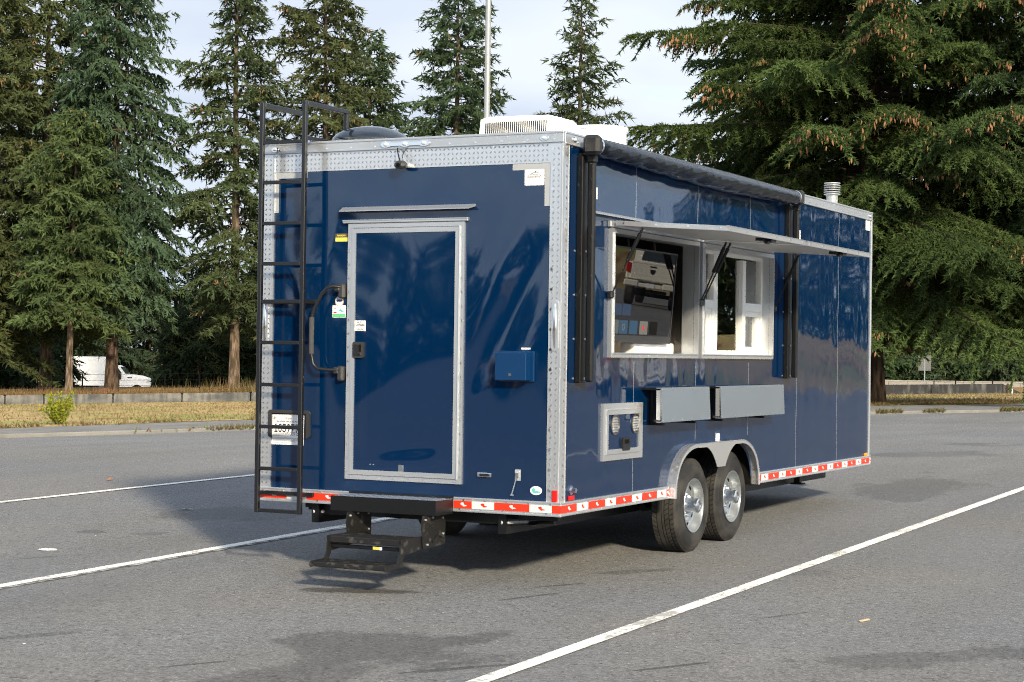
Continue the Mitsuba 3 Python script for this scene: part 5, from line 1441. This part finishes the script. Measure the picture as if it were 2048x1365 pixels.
for s_ in (-1, 1):
    add(PK + '__tail_lamp', fp(bx(-0.01, 0.14, s_ * 0.83, s_ * 0.99, 1.22, 1.58, 0.02)), 'lens_red')
add(PK + '__bumper', fp(cat_(bx(-0.18, 0.05, -1.0, -0.45, 0.72, 0.95, 0.04), bx(-0.18, 0.05, 0.45, 1.0, 0.72, 0.95, 0.04), bx(-0.16, 0.05, -0.45, 0.45, 0.72, 0.88, 0.03))), 'pickup_white')
add(PK + '__number_plate', fp(bx(-0.178, -0.162, -0.155, 0.155, 0.74, 0.90)), 'sticker_white')
add(PK + '__hitch', fp(cat_(bx(-0.15, 0.3, -0.06, 0.06, 0.58, 0.68, 0.01), bx(0.2, 0.35, -0.6, 0.6, 0.55, 0.66, 0.02), rod((1.0, -0.8, 0.45), (1.0, 0.8, 0.45), 0.08, 10))), 'black_metal')
for xx in (1.05, 4.95):
    for yy in (-0.85, 0.85):
        kk = thing(PK + '__wheel', None)
        add(kk + '__tyre', fp(lathe([(0.2, -0.16), (0.40, -0.16), (0.45, -0.12), (0.45, 0.12), (0.40, 0.16), (0.2, 0.16)], 28, 'y', (xx, yy, 0.44))), 'tyre_rubber', smooth=35)
        add(kk + '__rim', fp(lathe([(0.21, -0.10), (0.001, -0.08)], 16, 'y', (xx, yy, 0.44))), 'black_metal')

# ================================================================== PLANTS


def unit(v):
    return v / (np.linalg.norm(v, axis=-1, keepdims=True) + 1e-12)


def conifer(name, label, px, D, H, crown0, r_base, seed, n_br=170, blade=(0.5, 0.15), dens=11.0, hang=0.30, rnd=0.55, tint=(0.060, 0.085, 0.040), top_r=0.25, trunk_r=0.38, taper=0.9, z=None, xy=None, bulge=0.25, gap=0.25, group=None, cones=0, cone_l=0.2,
            bark_m='bark', up=0.05, rmax=None, sag=0.36, cat='tree', lat=0.40, prof_e=0.50, clump=0.9, cone_frac=0.4):
    r_ = np.random.default_rng(seed)
    x0, y0 = place(px, D) if xy is None else xy
    z0 = (float(gz(x0, y0)) if z is None else z) - 0.15
    key = thing(name, label, cat, group)
    zz = np.linspace(0, 1, 14)
    wob = np.cumsum(r_.normal(0, 0.0035 * H, (14, 2)), 0) * zz[:, None] * 0.5
    axis = np.stack([x0 + wob[:, 0], y0 + wob[:, 1], z0 + zz * H], -1)
    rad = trunk_r * (1 - zz) ** taper + 0.02
    rad[0] *= 1.22
    add(key + '__trunk', tube(axis, rad, 14), bark_m, smooth=50)
    hs = crown0 + (H - crown0) * (np.arange(n_br) + r_.uniform(0, 1, n_br)) / n_br
    f = (hs - crown0) / (H - crown0)
    prof = (1 - f) ** prof_e * (1 - bulge * (1 - f) ** 5) + top_r / r_base * f * 0.3
    Lb = r_base * prof * r_.uniform(1 - gap * 1.4, 1.12, n_br)
    Lb = np.maximum(Lb, 0.35)
    phi = np.arange(n_br) * 2.39996 + r_.normal(0, 0.35, n_br)
    slope = (0.55 * f ** 1.5 - 0.10 + up + r_.normal(0, 0.08, n_br))
    sagc = sag * (1 - 0.75 * f) * r_.uniform(0.7, 1.25, n_br)
    ax_z = np.stack([np.interp(hs, zz * H, axis[:, k]) for k in range(2)], -1)
    o0 = np.column_stack([ax_z, z0 + hs])
    rd = np.stack([np.cos(phi), np.sin(phi), 0 * phi], -1); tg = np.stack([-np.sin(phi), np.cos(phi), 0 * phi], -1)

    def bpos(i, u):
        L_ = Lb[i]
        zoff = L_ * (slope[i] * u - sagc[i] * u ** 1.7 + 0.20 * sagc[i] * u ** 4)
        return o0[i] + rd[i] * (L_ * u)[:, None] * 0.97 + np.array([0, 0, 1.0]) * zoff[:, None]

    # limbs
    lim = []
    k_l = 6
    us = np.linspace(0, 0.85, k_l)
    allv, allf = [], []
    for i in range(n_br):
        P_ = bpos(np.full(k_l, i), us)
        rr_ = (0.016 + 0.011 * Lb[i]) * (1 - us * 0.85)
        a3 = np.arange(3) * 2.1
        V_ = (P_[:, None] + rr_[:, None, None] * (np.cos(a3)[None, :, None] * tg[i] + np.sin(a3)[None, :, None] * np.array([0, 0, 1.0]))).reshape(-1, 3)
        base = len(allv) * k_l * 3
        allv.append(V_)
        for j in range(k_l - 1):
            for q_ in range(3):
                a, b = base + j * 3 + q_, base + j * 3 + (q_ + 1) % 3
                allf += [[a, b, b + 3], [a, b + 3, a + 3]]
    add(key + '__limbs', trimesh.Trimesh(np.vstack(allv), np.array(allf), process=False), 'twig_bark', kind='stuff')
    # side shoots
    step = blade[0] * 0.42
    nb = np.maximum((Lb / step).astype(int) + 2, 3)
    bi = np.repeat(np.arange(n_br), nb)
    u = np.concatenate([np.linspace(0.16 + 0.06 * r_.random(), 1.0, k) for k in nb]) + r_.normal(0, 0.01, len(bi))
    u = np.clip(u, 0.08, 1.0)
    sd = np.where(np.arange(len(bi)) % 2 == 0, 1.0, -1.0)
    p0 = bpos(bi, u)
    ln = (0.12 + lat * Lb[bi] * (1.12 - u) ** 0.6 * np.minimum(1, 0.30 + u * 1.5)) * r_.uniform(0.5, 1.25, len(bi))
    tuft = meshkit.noise(np.stack([bi * 7.3, u * Lb[bi] * clump, 0 * u], -1), seed)  # foliage gathers in tufts along a bough
    ln = ln * (0.45 + 1.1 * tuft)
    ln = np.minimum(ln, 0.34 * r_base + 0.2) + blade[0] * 0.3
    ang_ = np.radians(r_.uniform(38, 70, len(bi))) * np.where(u > 0.97, 0.15, 1)
    d0 = rd[bi] * np.cos(ang_)[:, None] + tg[bi] * (np.sin(ang_) * sd)[:, None] + np.array([0, 0, 1.0]) * (r_.normal(-0.05, 0.12, len(bi)) - 0.12)[:, None]
    d0 = unit(d0)
    nk = np.maximum((ln * dens / blade[0] * 0.72 * (0.55 + 0.9 * tuft)).astype(int), 2)
    ki = np.repeat(np.arange(len(bi)), nk)
    v = r_.uniform(0, 1, len(ki)) ** 0.85
    sp = p0[ki] + d0[ki] * (ln[ki] * v)[:, None]
    sp[:, 2] -= 0.30 * ln[ki] * v ** 2 * (1 + hang)
    dirv = d0[ki] * 0.75 + r_.normal(0, rnd, (len(ki), 3)) + np.array([0, 0, -1.0]) * (hang * r_.uniform(0.2, 1.5, len(ki)))[:, None]
    dirv = unit(dirv)
    wv = unit(np.cross(dirv, unit(r_.normal(0, 1, (len(ki), 3)))))
    bl = blade[0] * r_.uniform(0.55, 1.15, len(ki)); bw = blade[1] * r_.uniform(0.6, 1.2, len(ki))
    A = sp - wv * (bw * 0.5)[:, None]; B = sp + wv * (bw * 0.5)[:, None]; C = sp + dirv * bl[:, None]; Mid = sp + dirv * (bl * 0.5)[:, None] + wv * (bw * 0.65)[:, None]
    V_ = np.stack([A, B, C], 1).reshape(-1, 3)
    F_ = np.arange(len(V_)).reshape(-1, 3)
    tone = (0.72 + 0.56 * r_.random(n_br))[bi][ki] * (0.75 + 0.5 * r_.random(len(ki)))
    yel = (0.5 + 0.5 * r_.random(n_br))[bi][ki]
    col = np.array(tint)[None] * np.array([[1.44, 1.5, 1.62]]) * tone[:, None] * (1 + np.array([0.22, 0.08, -0.12]) * (yel - 0.6)[:, None])
    add(key + '__crown', trimesh.Trimesh(V_, F_, process=False), 'needles', color=np.repeat(np.clip(col, 0, 1), 3, 0))
    if cones:
        bw_ = (r_.random(n_br) < cone_frac) * (0.35 + f)
        w_ = bw_[bi] * np.clip(u - 0.35, 0, 1) ** 1.5
        ci = r_.choice(len(bi), cones // 3 + 1, p=w_ / w_.sum())
        ci = np.repeat(ci, 3)[:cones]
        vv = r_.uniform(0.35, 1.05, len(ci))
        cp = p0[ci] + d0[ci] * (ln[ci] * vv)[:, None] + r_.normal(0, 0.06, (len(ci), 3))
        cp[:, 2] -= 0.30 * ln[ci] * vv ** 2 * (1 + hang) + 0.02
        a4 = np.arange(5) * 2 * np.pi / 5
        rings_ = [(0.0, 0.25), (0.35, 1.0), (0.75, 0.7), (1.0, 0.12)]
        ll = cone_l * r_.uniform(0.75, 1.15, len(ci))
        tl_ = r_.normal(0, 0.12, (len(ci), 2))
        V_ = []
        for (h_, k_) in rings_:
            c_ = cp + np.stack([tl_[:, 0] * ll * h_, tl_[:, 1] * ll * h_, -ll * h_], -1)
            V_.append(c_[:, None] + (0.17 * ll * k_)[:, None, None] * np.stack([np.cos(a4), np.sin(a4), 0 * a4], -1)[None])
        V_ = np.stack(V_, 1)  # n, 4, 5, 3
        n_ = len(ci)
        base = (np.arange(n_) * 20)[:, None]
        pat = []
        for j in range(3):
            for q_ in range(5):
                a, b = j * 5 + q_, j * 5 + (q_ + 1) % 5
                pat += [[a, b + 5, b], [a, a + 5, b + 5]]
        F_ = (base[:, :, None] + np.array(pat)[None]).reshape(-1, 3)
        add(key + '__cones', trimesh.Trimesh(V_.reshape(-1, 3), F_, process=False), 'cone_brown', kind='stuff')
    return key


G1 = None
BZ = lambda px, D: float(gz_dt(120.0, (px - 1024) / 3728.4 * D)) + 0.64
GR = (0.058, 0.080, 0.036)
# the row behind the left barrier, from left to right
conifer('conifer_tree', 'tall conifer cut off by the left edge of the photograph', -34, 128, 33, 3.0, 6.2, 11, prof_e=0.42, n_br=200, cones=420, tint=(0.066, 0.080, 0.034), z=BZ(-34, 128), cone_l=0.22, dens=11)
conifer('conifer_tree', 'tall conifer second from the left edge, with brown cones in its top', 92, 134, 35, 5.0, 6.2, 12, prof_e=0.42, n_br=190, cones=420, tint=(0.066, 0.082, 0.034), z=BZ(92, 134), gap=0.35, cone_l=0.22, trunk_r=0.42)
conifer('conifer_tree', 'small bright green conifer standing before the two tall ones at the left', 139, 125, 19.2, 5.4, 4.9, 13, n_br=170, tint=(0.072, 0.100, 0.040), z=BZ(139, 125), trunk_r=0.23, hang=0.4, cones=120, cone_l=0.18, dens=11)
conifer('conifer_tree', 'tall drooping conifer with a thick dark trunk in front of the white truck', 224, 129, 34, 6.6, 6.2, 14, prof_e=0.42, n_br=230, tint=(0.058, 0.090, 0.050), z=BZ(224, 129), trunk_r=0.42, hang=0.95, sag=0.60, cones=160, cone_l=0.22, bark_m='bark_dark', gap=0.32)
conifer('conifer_tree', 'slender conifer with a bare pale trunk left of the ladder', 469, 131, 34, 5.0, 5.6, 15, prof_e=0.36, n_br=170, tint=(0.062, 0.082, 0.038), z=BZ(469, 131), trunk_r=0.36, hang=0.35, gap=0.5, cones=200, cone_l=0.2)
conifer('conifer_tree', 'tall conifer with brown cones right behind the ladder top', 645, 131, 31.5, 4.0, 5.4, 16, prof_e=0.4, n_br=190, tint=(0.066, 0.080, 0.036), z=BZ(645, 131), cones=520, cone_l=0.22, gap=0.4)
conifer('conifer_tree', 'shorter pointed conifer above the smoked roof dome', 735, 138, 26.5, 3.0, 6.0, 17, n_br=190, tint=(0.056, 0.082, 0.040), z=BZ(735, 138), cones=100, cone_l=0.2, gap=0.35)
conifer('conifer_tree', 'conifer with a pale visible trunk just left of the lamp pole', 908, 132, 30.0, 3.5, 5.4, 18, prof_e=0.42, n_br=190, tint=(0.056, 0.084, 0.042), z=BZ(908, 132), cones=60, gap=0.35, hang=0.3)
conifer('conifer_tree', 'thin open conifer right of the lamp pole', 1152, 132, 28.2, 4.0, 5.2, 19, prof_e=0.5, n_br=150, tint=(0.056, 0.074, 0.036), z=BZ(1152, 132), gap=0.55, cones=80, hang=0.2, sag=0.22, up=0.12)
# young growth and shrubs on the bank below them
under = [(-20, 150, 8, 3.4), (50, 152, 7, 3.2), (112, 158, 6.0, 2.6), (366, 156, 7.4, 2.6), (345, 150, 5.5, 1.6), (398, 150, 10.5, 3.4), (440, 156, 8, 3.0), (515, 150, 9.5, 3.4), (560, 154, 12, 3.5), (640, 156, 10, 3.5), (820, 150, 15, 3.8), (1010, 150, 11, 3.8), (1090, 152, 9, 3.6), (1215, 150, 10, 3.8)]
uw = ['at the far left under the tall trees', 'left of the small bright conifer', 'behind the rear of the white truck', 'in the gap right of the drooping conifer', 'low, ahead of the white truck', 'between the drooping and the slender conifer', 'just left of the slender bare trunk', 'just right of the slender bare trunk', 'left of the trailer behind the ladder', 'behind the ladder top', 'behind the roof dome', 'behind the lamp pole', 'left of the thin open conifer', 'right of the thin open conifer']
for k, ((px, D, H, r), w_) in enumerate(zip(under, uw)):
    conifer('young_conifer', 'dark young conifer ' + w_, px, D, H, 0.3, r, 40 + k, n_br=90, blade=(0.55, 0.17), tint=(0.040, 0.058, 0.030) if k < 9 else (0.054, 0.074, 0.034), z=BZ(px, D) - 0.1, trunk_r=0.14, hang=0.35, group='young conifers on the bank', bulge=0.1, dens=9)
dw = ['at the far left beyond the road', 'behind the white truck', 'behind the cab of the white truck', 'beyond the road, right of the drooping conifer', 'beyond the road, left of the slender bare trunk', 'beyond the road, right of the slender bare trunk', 'beyond the road, behind the ladder', 'beyond the road, behind the roof dome', 'beyond the road, left of the lamp pole', 'beyond the road, right of the lamp pole']
for k, (px, D, H, r) in enumerate([(20, 236, 15, 6), (125, 240, 16, 6.5), (215, 236, 15, 6), (300, 244, 15.5, 6), (425, 240, 14.5, 5.5), (520, 242, 17, 6), (610, 238, 18, 6.5), (780, 240, 24, 7), (985, 242, 22, 7), (1085, 240, 20, 7)]):
    conifer('distant_conifer', 'dark distant conifer ' + dw[k], px, D, H, 0.4, r, 160 + k, n_br=90, blade=(0.9, 0.34), tint=(0.036, 0.052, 0.030), z=-3.6, trunk_r=0.25, hang=0.35, bulge=0.05, group='distant conifers beyond the road')
# the big spruce beside the trailer and its neighbours
conifer('spruce_tree', 'huge wide spruce full of orange-brown cones behind the front of the trailer', 1741, 84, 31, 5.0, 14.6, 21, n_br=310, blade=(0.24, 0.078), dens=16, hang=0.34, tint=(0.060, 0.088, 0.030), trunk_r=0.62, cones=11000, cone_l=0.21, cone_frac=0.45, bark_m='bark_dark', sag=0.24, lat=0.22, gap=0.34, bulge=0.06, up=0.06, prof_e=0.60, clump=1.5, rnd=0.6)
conifer('spruce_tree', 'dark spruce reaching in from the right edge of the photograph', 2135, 80, 27, 6.6, 9.4, 22, n_br=150, blade=(0.27, 0.085), dens=13, hang=0.6, tint=(0.050, 0.074, 0.030), trunk_r=0.55, cones=1500, cone_l=0.23, bark_m='bark_dark', sag=0.5, gap=0.35, lat=0.30)
conifer('conifer_tree', 'tall conifer standing behind the huge spruce', 1560, 136, 29, 3, 5.5, 23, n_br=170, tint=(0.050, 0.072, 0.032), z=BZ(1560, 136) - 0.6, gap=0.4)
conifer('conifer_tree', 'conifer at the back above the highway wall', 1930, 190, 24, 1.0, 6.5, 24, n_br=170, blade=(0.65, 0.20), tint=(0.046, 0.066, 0.034), z=-2.3, gap=0.3)
conifer('conifer_tree', 'broad conifer at the back right of the big trunk', 1800, 186, 19, 0.6, 6.5, 26, n_br=150, blade=(0.65, 0.20), tint=(0.042, 0.062, 0.030), z=-2.3, gap=0.25)
conifer('conifer_tree', 'broad conifer at the back behind the sign', 1868, 182, 16, 0.6, 6.0, 27, n_br=150, blade=(0.65, 0.20), tint=(0.046, 0.064, 0.034), z=-2.3, gap=0.25)
conifer('conifer_tree', 'broad conifer at the back left of the hydrant', 1985, 184, 17, 0.6, 6.5, 28, n_br=150, blade=(0.65, 0.20), tint=(0.042, 0.062, 0.032), z=-2.3, gap=0.25)
conifer('conifer_tree', 'conifer at the back near the right edge above the hydrant', 2040, 176, 18, 0.8, 5.5, 25, n_br=150, blade=(0.6, 0.18), tint=(0.044, 0.066, 0.036), z=-2.3, gap=0.25)
bush = [(1772, 172, 5.5, 3.4), (1812, 178, 7.5, 3.4), (1850, 172, 4.4, 3.6), (1893, 174, 6.0, 3.4), (1935, 172, 3.8, 3.4), (1972, 178, 7.0, 3.6), (2018, 170, 5.0, 3.4), (2066, 172, 6.0, 3.6)]
bw_ = ['just right of the big trunk', 'left of the sign', 'behind the sign', 'right of the sign', 'low, midway between sign and hydrant', 'tall, left of the hydrant', 'above the hydrant', 'at the right edge']
for k, ((px, D, H, r), w_) in enumerate(zip(bush, bw_)):
    conifer('roadside_bush', 'green bush over the highway wall, ' + w_, px, D, H, 0.1, r, 70 + k, n_br=80, blade=(0.55, 0.2), tint=[(0.042, 0.066, 0.030), (0.066, 0.086, 0.036), (0.052, 0.074, 0.04), (0.075, 0.095, 0.042)][k % 4], z=-2.3, trunk_r=0.1, hang=0.3, top_r=1.5, bulge=0.0, dens=10, group='bushes over the highway wall', cat='bush')

# trees off to the right and behind, which the shiny panels mirror
mir = [(-8, 116, 19), (-11, 118, 20), (-13.5, 112, 22), (-15.0, 120, 24), (-16.4, 114, 22), (-17.5, 114, 21), (-18.5, 121, 19), (-19.2, 118, 17.5), (-19.9, 124, 11.5), (-20.3, 116, 16.5), (-20.9, 123, 12.5), (-21.5, 118, 13.2), (-22.1, 124, 10.8), (-22.4, 120, 11.2), (-23.2, 120, 6.5), (-24.2, 124, 7.0), (-25.4, 120, 6.0), (-27, 120, 6.5), (-29, 122, 7)]
for k, (azm, dist, H) in enumerate(mir):
    a = math.radians(azm)
    xy_ = (math.cos(a) * dist, math.sin(a) * dist)
    conifer('mirrored_conifer', 'conifer mirrored in the side of the trailer', 0, 0, H, 1.0, (H * 0.15 + 0.8) if azm > -19.5 or azm < -23 else (2.6 if H > 16 else 1.2), 100 + k, n_br=80, blade=(0.9, 0.3), xy=xy_, z=float(gz(*xy_)), trunk_r=0.3, dens=8, tint=(0.05, 0.07, 0.03), group='conifers mirrored in the side of the trailer')
rz = np.random.default_rng(31)
for k, azm in enumerate(np.arange(124, 181, 3.0)):
    a = math.radians(azm + rz.uniform(-0.8, 0.8)); dist = rz.uniform(128, 146); H = rz.uniform(9.5, 15.0)
    xy_ = (math.cos(a) * dist, math.sin(a) * dist)
    conifer('rear_conifer', 'conifer mirrored in the rear wall of the trailer', 0, 0, H, 0.3, H * 0.30 + 1.6, 130 + k, n_br=70, blade=(1.0, 0.4), xy=xy_, z=float(gz(*xy_)), trunk_r=0.3, dens=9, tint=(0.05, 0.07, 0.03), group='conifers mirrored in the rear wall of the trailer')
# dry bank on the right, mirrored low in the side panels
pts = []
a_ = np.radians(np.linspace(-48, -4, 40)); rr_ = np.array([78, 82, 90, 104, 130.0]); hh_ = np.array([-0.4, 0.6, 2.4, 3.0, 2.6])
V, Fc = [], []
for i, aa_ in enumerate(a_):
    for j, r1 in enumerate(rr_):
        xx, yy = math.cos(aa_) * r1, math.sin(aa_) * r1
        edge = min(1, i / 8.0, (39 - i) / 12.0)
        V.append((xx, yy, float(gz(xx, yy)) * 0.4 - 0.3 + hh_[j] * edge * (0.8 + 0.4 * float(meshkit.noise(np.array([xx * 0.1, yy * 0.1, 0.0]))))))
for i in range(39):
    for j in range(4):
        p_ = i * 5 + j
        Fc += [[p_, p_ + 1, p_ + 6], [p_, p_ + 6, p_ + 5]]
mm = trimesh.Trimesh(np.array(V), np.array(Fc), process=False)
if mm.face_normals[:, 2].mean() < 0:
    mm.invert()
add('dry_bank', mm, 'dry_grass_ground', smooth=True, kind='structure', label='dry grass bank off to the right')


# ---- grass, weeds, shrub
def blades(key, centres, h, w, col, seed, label, lean=0.35, kind='stuff', per=1):
    r_ = np.random.default_rng(seed)
    c_ = np.repeat(np.asarray(centres), per, 0)
    n_ = len(c_)
    hh = h * r_.uniform(0.4, 1.15, n_)
    d = unit(np.column_stack([r_.normal(0, lean, (n_, 2)), np.ones(n_)]))
    s_ = unit(np.column_stack([r_.normal(0, 1, (n_, 2)), np.zeros(n_)]))
    A = c_ - s_ * w / 2; B = c_ + s_ * w / 2; C = c_ + d * hh[:, None]
    V_ = np.stack([A, B, C], 1).reshape(-1, 3)
    cc = np.asarray(col)[r_.integers(0, len(col), n_)] * r_.uniform(0.7, 1.25, (n_, 1))
    add(key, trimesh.Trimesh(V_, np.arange(len(V_)).reshape(-1, 3), process=False), 'blades', color=np.repeat(np.clip(cc, 0, 1), 3, 0), kind=kind, label=label)


rg = np.random.default_rng(77)
DRY = [(0.22, 0.155, 0.075), (0.27, 0.205, 0.105), (0.18, 0.12, 0.055), (0.30, 0.24, 0.14)]
# tall dry grass on the bank behind the left barrier
n_ = 9000
t_ = rg.uniform(-38, 2, n_); D_ = barD(t_) + 0.4 + rg.gamma(1.3, 2.2, n_)
clump = meshkit.noise(np.stack([t_ * 0.9, D_ * 0.4, t_ * 0], -1))
keep = clump > 0.22
t_, D_ = t_[keep], D_[keep]
x_, y_ = world(D_, t_)
blades('tall_dry_grass', np.column_stack([x_, y_, gz_dt(barD(t_), t_) + 0.62]), 0.55, 0.035, DRY[:3] + [(0.30, 0.16, 0.07)], 1, 'tall dry brown grass along the top of the left barrier', lean=0.25)
n_ = 700
t_ = rg.normal(-16.5, 2.4, n_); D_ = barD(t_) + 0.5 + rg.uniform(0, 3, n_)
x_, y_ = world(D_, t_)
blades('tall_dry_grass', np.column_stack([x_, y_, gz_dt(barD(t_), t_) + 0.62]), 1.15, 0.035, DRY + [(0.12, 0.13, 0.05)], 2, 'tallest pale seed-headed grass left of the slender trunk', lean=0.3)
# mown verge
n_ = 26000
t_ = rg.uniform(-32, 38, n_)
g0_, b0_ = kerbD(t_) + verge_dist(t_), barD(t_)
D_ = g0_ + (b0_ - g0_) * rg.uniform(0, 1, n_) ** 1.3
x_, y_ = world(D_, t_)
ff = (D_ - g0_) / (b0_ - g0_)
blades('mown_grass', np.column_stack([x_, y_, gz_dt(D_, t_) + 0.12 + 0.10 * ff * (1 - ff)]), 0.14, 0.05, DRY + [(0.22, 0.22, 0.08)], 3, 'short dry grass blades of the mown verge', lean=0.7)
# ragged edge of the verge and weeds along the kerb
n_ = 4200
t_ = rg.uniform(-20, 25, n_)
D_ = kerbD(t_) + verge_dist(t_) + rg.normal(0.1, 0.5, n_)
keep = meshkit.noise(np.stack([t_ * 0.8, D_ * 0.5, t_ * 0 + 3], -1)) > 0.35
t_, D_ = t_[keep], D_[keep]
x_, y_ = world(D_, t_)
blades('verge_weeds', np.column_stack([x_, y_, gz_dt(D_, t_) + 0.11]), 0.22, 0.05, [(0.18, 0.115, 0.06), (0.21, 0.145, 0.07), (0.13, 0.09, 0.045), (0.10, 0.12, 0.04)], 4, 'ragged brown weeds along the edge of the dry verge', lean=0.6)
n_ = 5200
t_ = np.concatenate([rg.uniform(5, 24, 3600), rg.normal(-5.2, 1.6, 1600)])
D_ = kerbD(t_) + rg.normal(0.02, 0.10, n_)
keep = meshkit.noise(np.stack([t_ * 1.3, t_ * 0, t_ * 0 + 5], -1)) > 0.47
t_, D_ = t_[keep], D_[keep]
x_, y_ = world(D_, t_)
blades('kerb_weeds', np.column_stack([x_, y_, gz_dt(D_, t_) + 0.06]), 0.20, 0.05, [(0.13, 0.145, 0.045), (0.19, 0.11, 0.055), (0.10, 0.13, 0.035), (0.22, 0.165, 0.085)], 5, 'low weeds growing out of the kerb joint', lean=0.7)
# brown mound at the foot of the dark trunk
xm, ym = world(122.5, (210 - 1024) / 3728.4 * 122.5)
mo = trimesh.creation.icosphere(3); mo.apply_scale([0.85, 0.7, 0.42])
mo.vertices = np.array(mo.vertices) * (0.9 + 0.25 * meshkit.noise(np.array(mo.vertices) * 5)[:, None]) + [xm, ym, BZ(210, 122.5) - 0.05]
mat('needle_litter', (0.13, 0.055, 0.03), 0.95)
add('needle_mound', mo, 'needle_litter', smooth=True, kind='structure', label='brown mound of needle litter at the foot of the thick dark trunk')
# yellow-green shrub by the kerb
SH = thing('yellow_green_shrub', 'small yellow-green shrub at the edge of the verge on the left', 'shrub')
Dg = float(kerbD(np.array(-13.5)) + verge_dist(np.array(-13.5))) + 0.3
Dg = 58.5
xs_, ys2 = place(122, Dg); zs_ = float(gz(xs_, ys2)) + 0.12
rs = np.random.default_rng(8)
stems, tips = [], []
for k in range(34):
    a = rs.uniform(0, 2 * np.pi); sp_ = rs.uniform(0.08, 0.62); hgt = rs.uniform(0.45, 1.12) * (1.1 - 0.5 * sp_)
    p0_ = np.array([xs_ + rs.normal(0, .05), ys2 + rs.normal(0, .05), zs_ - 0.03]); p2_ = np.array([xs_ + math.cos(a) * sp_, ys2 + math.sin(a) * sp_, zs_ + hgt])
    p1_ = (p0_ + p2_) / 2 + np.array([math.cos(a), math.sin(a), 0]) * 0.05
    stems.append(tube([p0_, p1_, p2_], [0.012, 0.008, 0.003], 5)); tips.append((p0_, p1_, p2_))
add(SH + '__stem', cat_(*stems), 'twig_bark', kind='stuff')
lv, lc = [], []
for (p0_, p1_, p2_) in tips:
    for q_ in range(46):
        u_ = rs.uniform(0.22, 1.03)
        b_ = p0_ * (1 - u_) ** 2 + 2 * p1_ * u_ * (1 - u_) + p2_ * u_ ** 2 + rs.normal(0, 0.035, 3)
        d_ = unit(rs.normal(0, 1, 3) + np.array([0, 0, 0.5])); s_ = unit(np.cross(d_, rs.normal(0, 1, 3)))
        l_ = rs.uniform(0.07, 0.13)
        lv += [b_, b_ + d_ * l_ * 0.5 + s_ * l_ * 0.24, b_ + d_ * l_, b_ + d_ * l_ * 0.5 - s_ * l_ * 0.24]
        c_ = np.array([(0.30, 0.36, 0.035), (0.40, 0.42, 0.05), (0.20, 0.30, 0.04), (0.50, 0.30, 0.06)][rs.choice(4, p=[0.42, 0.3, 0.2, 0.08])]) * rs.uniform(0.8, 1.15)
        lc += [c_] * 4
F_ = np.arange(len(lv)).reshape(-1, 4)
add(SH + '__leaves', trimesh.Trimesh(np.array(lv), np.vstack([F_[:, [0, 1, 2]], F_[:, [0, 2, 3]]]), process=False), 'needles', color=np.array(lc), kind='stuff')
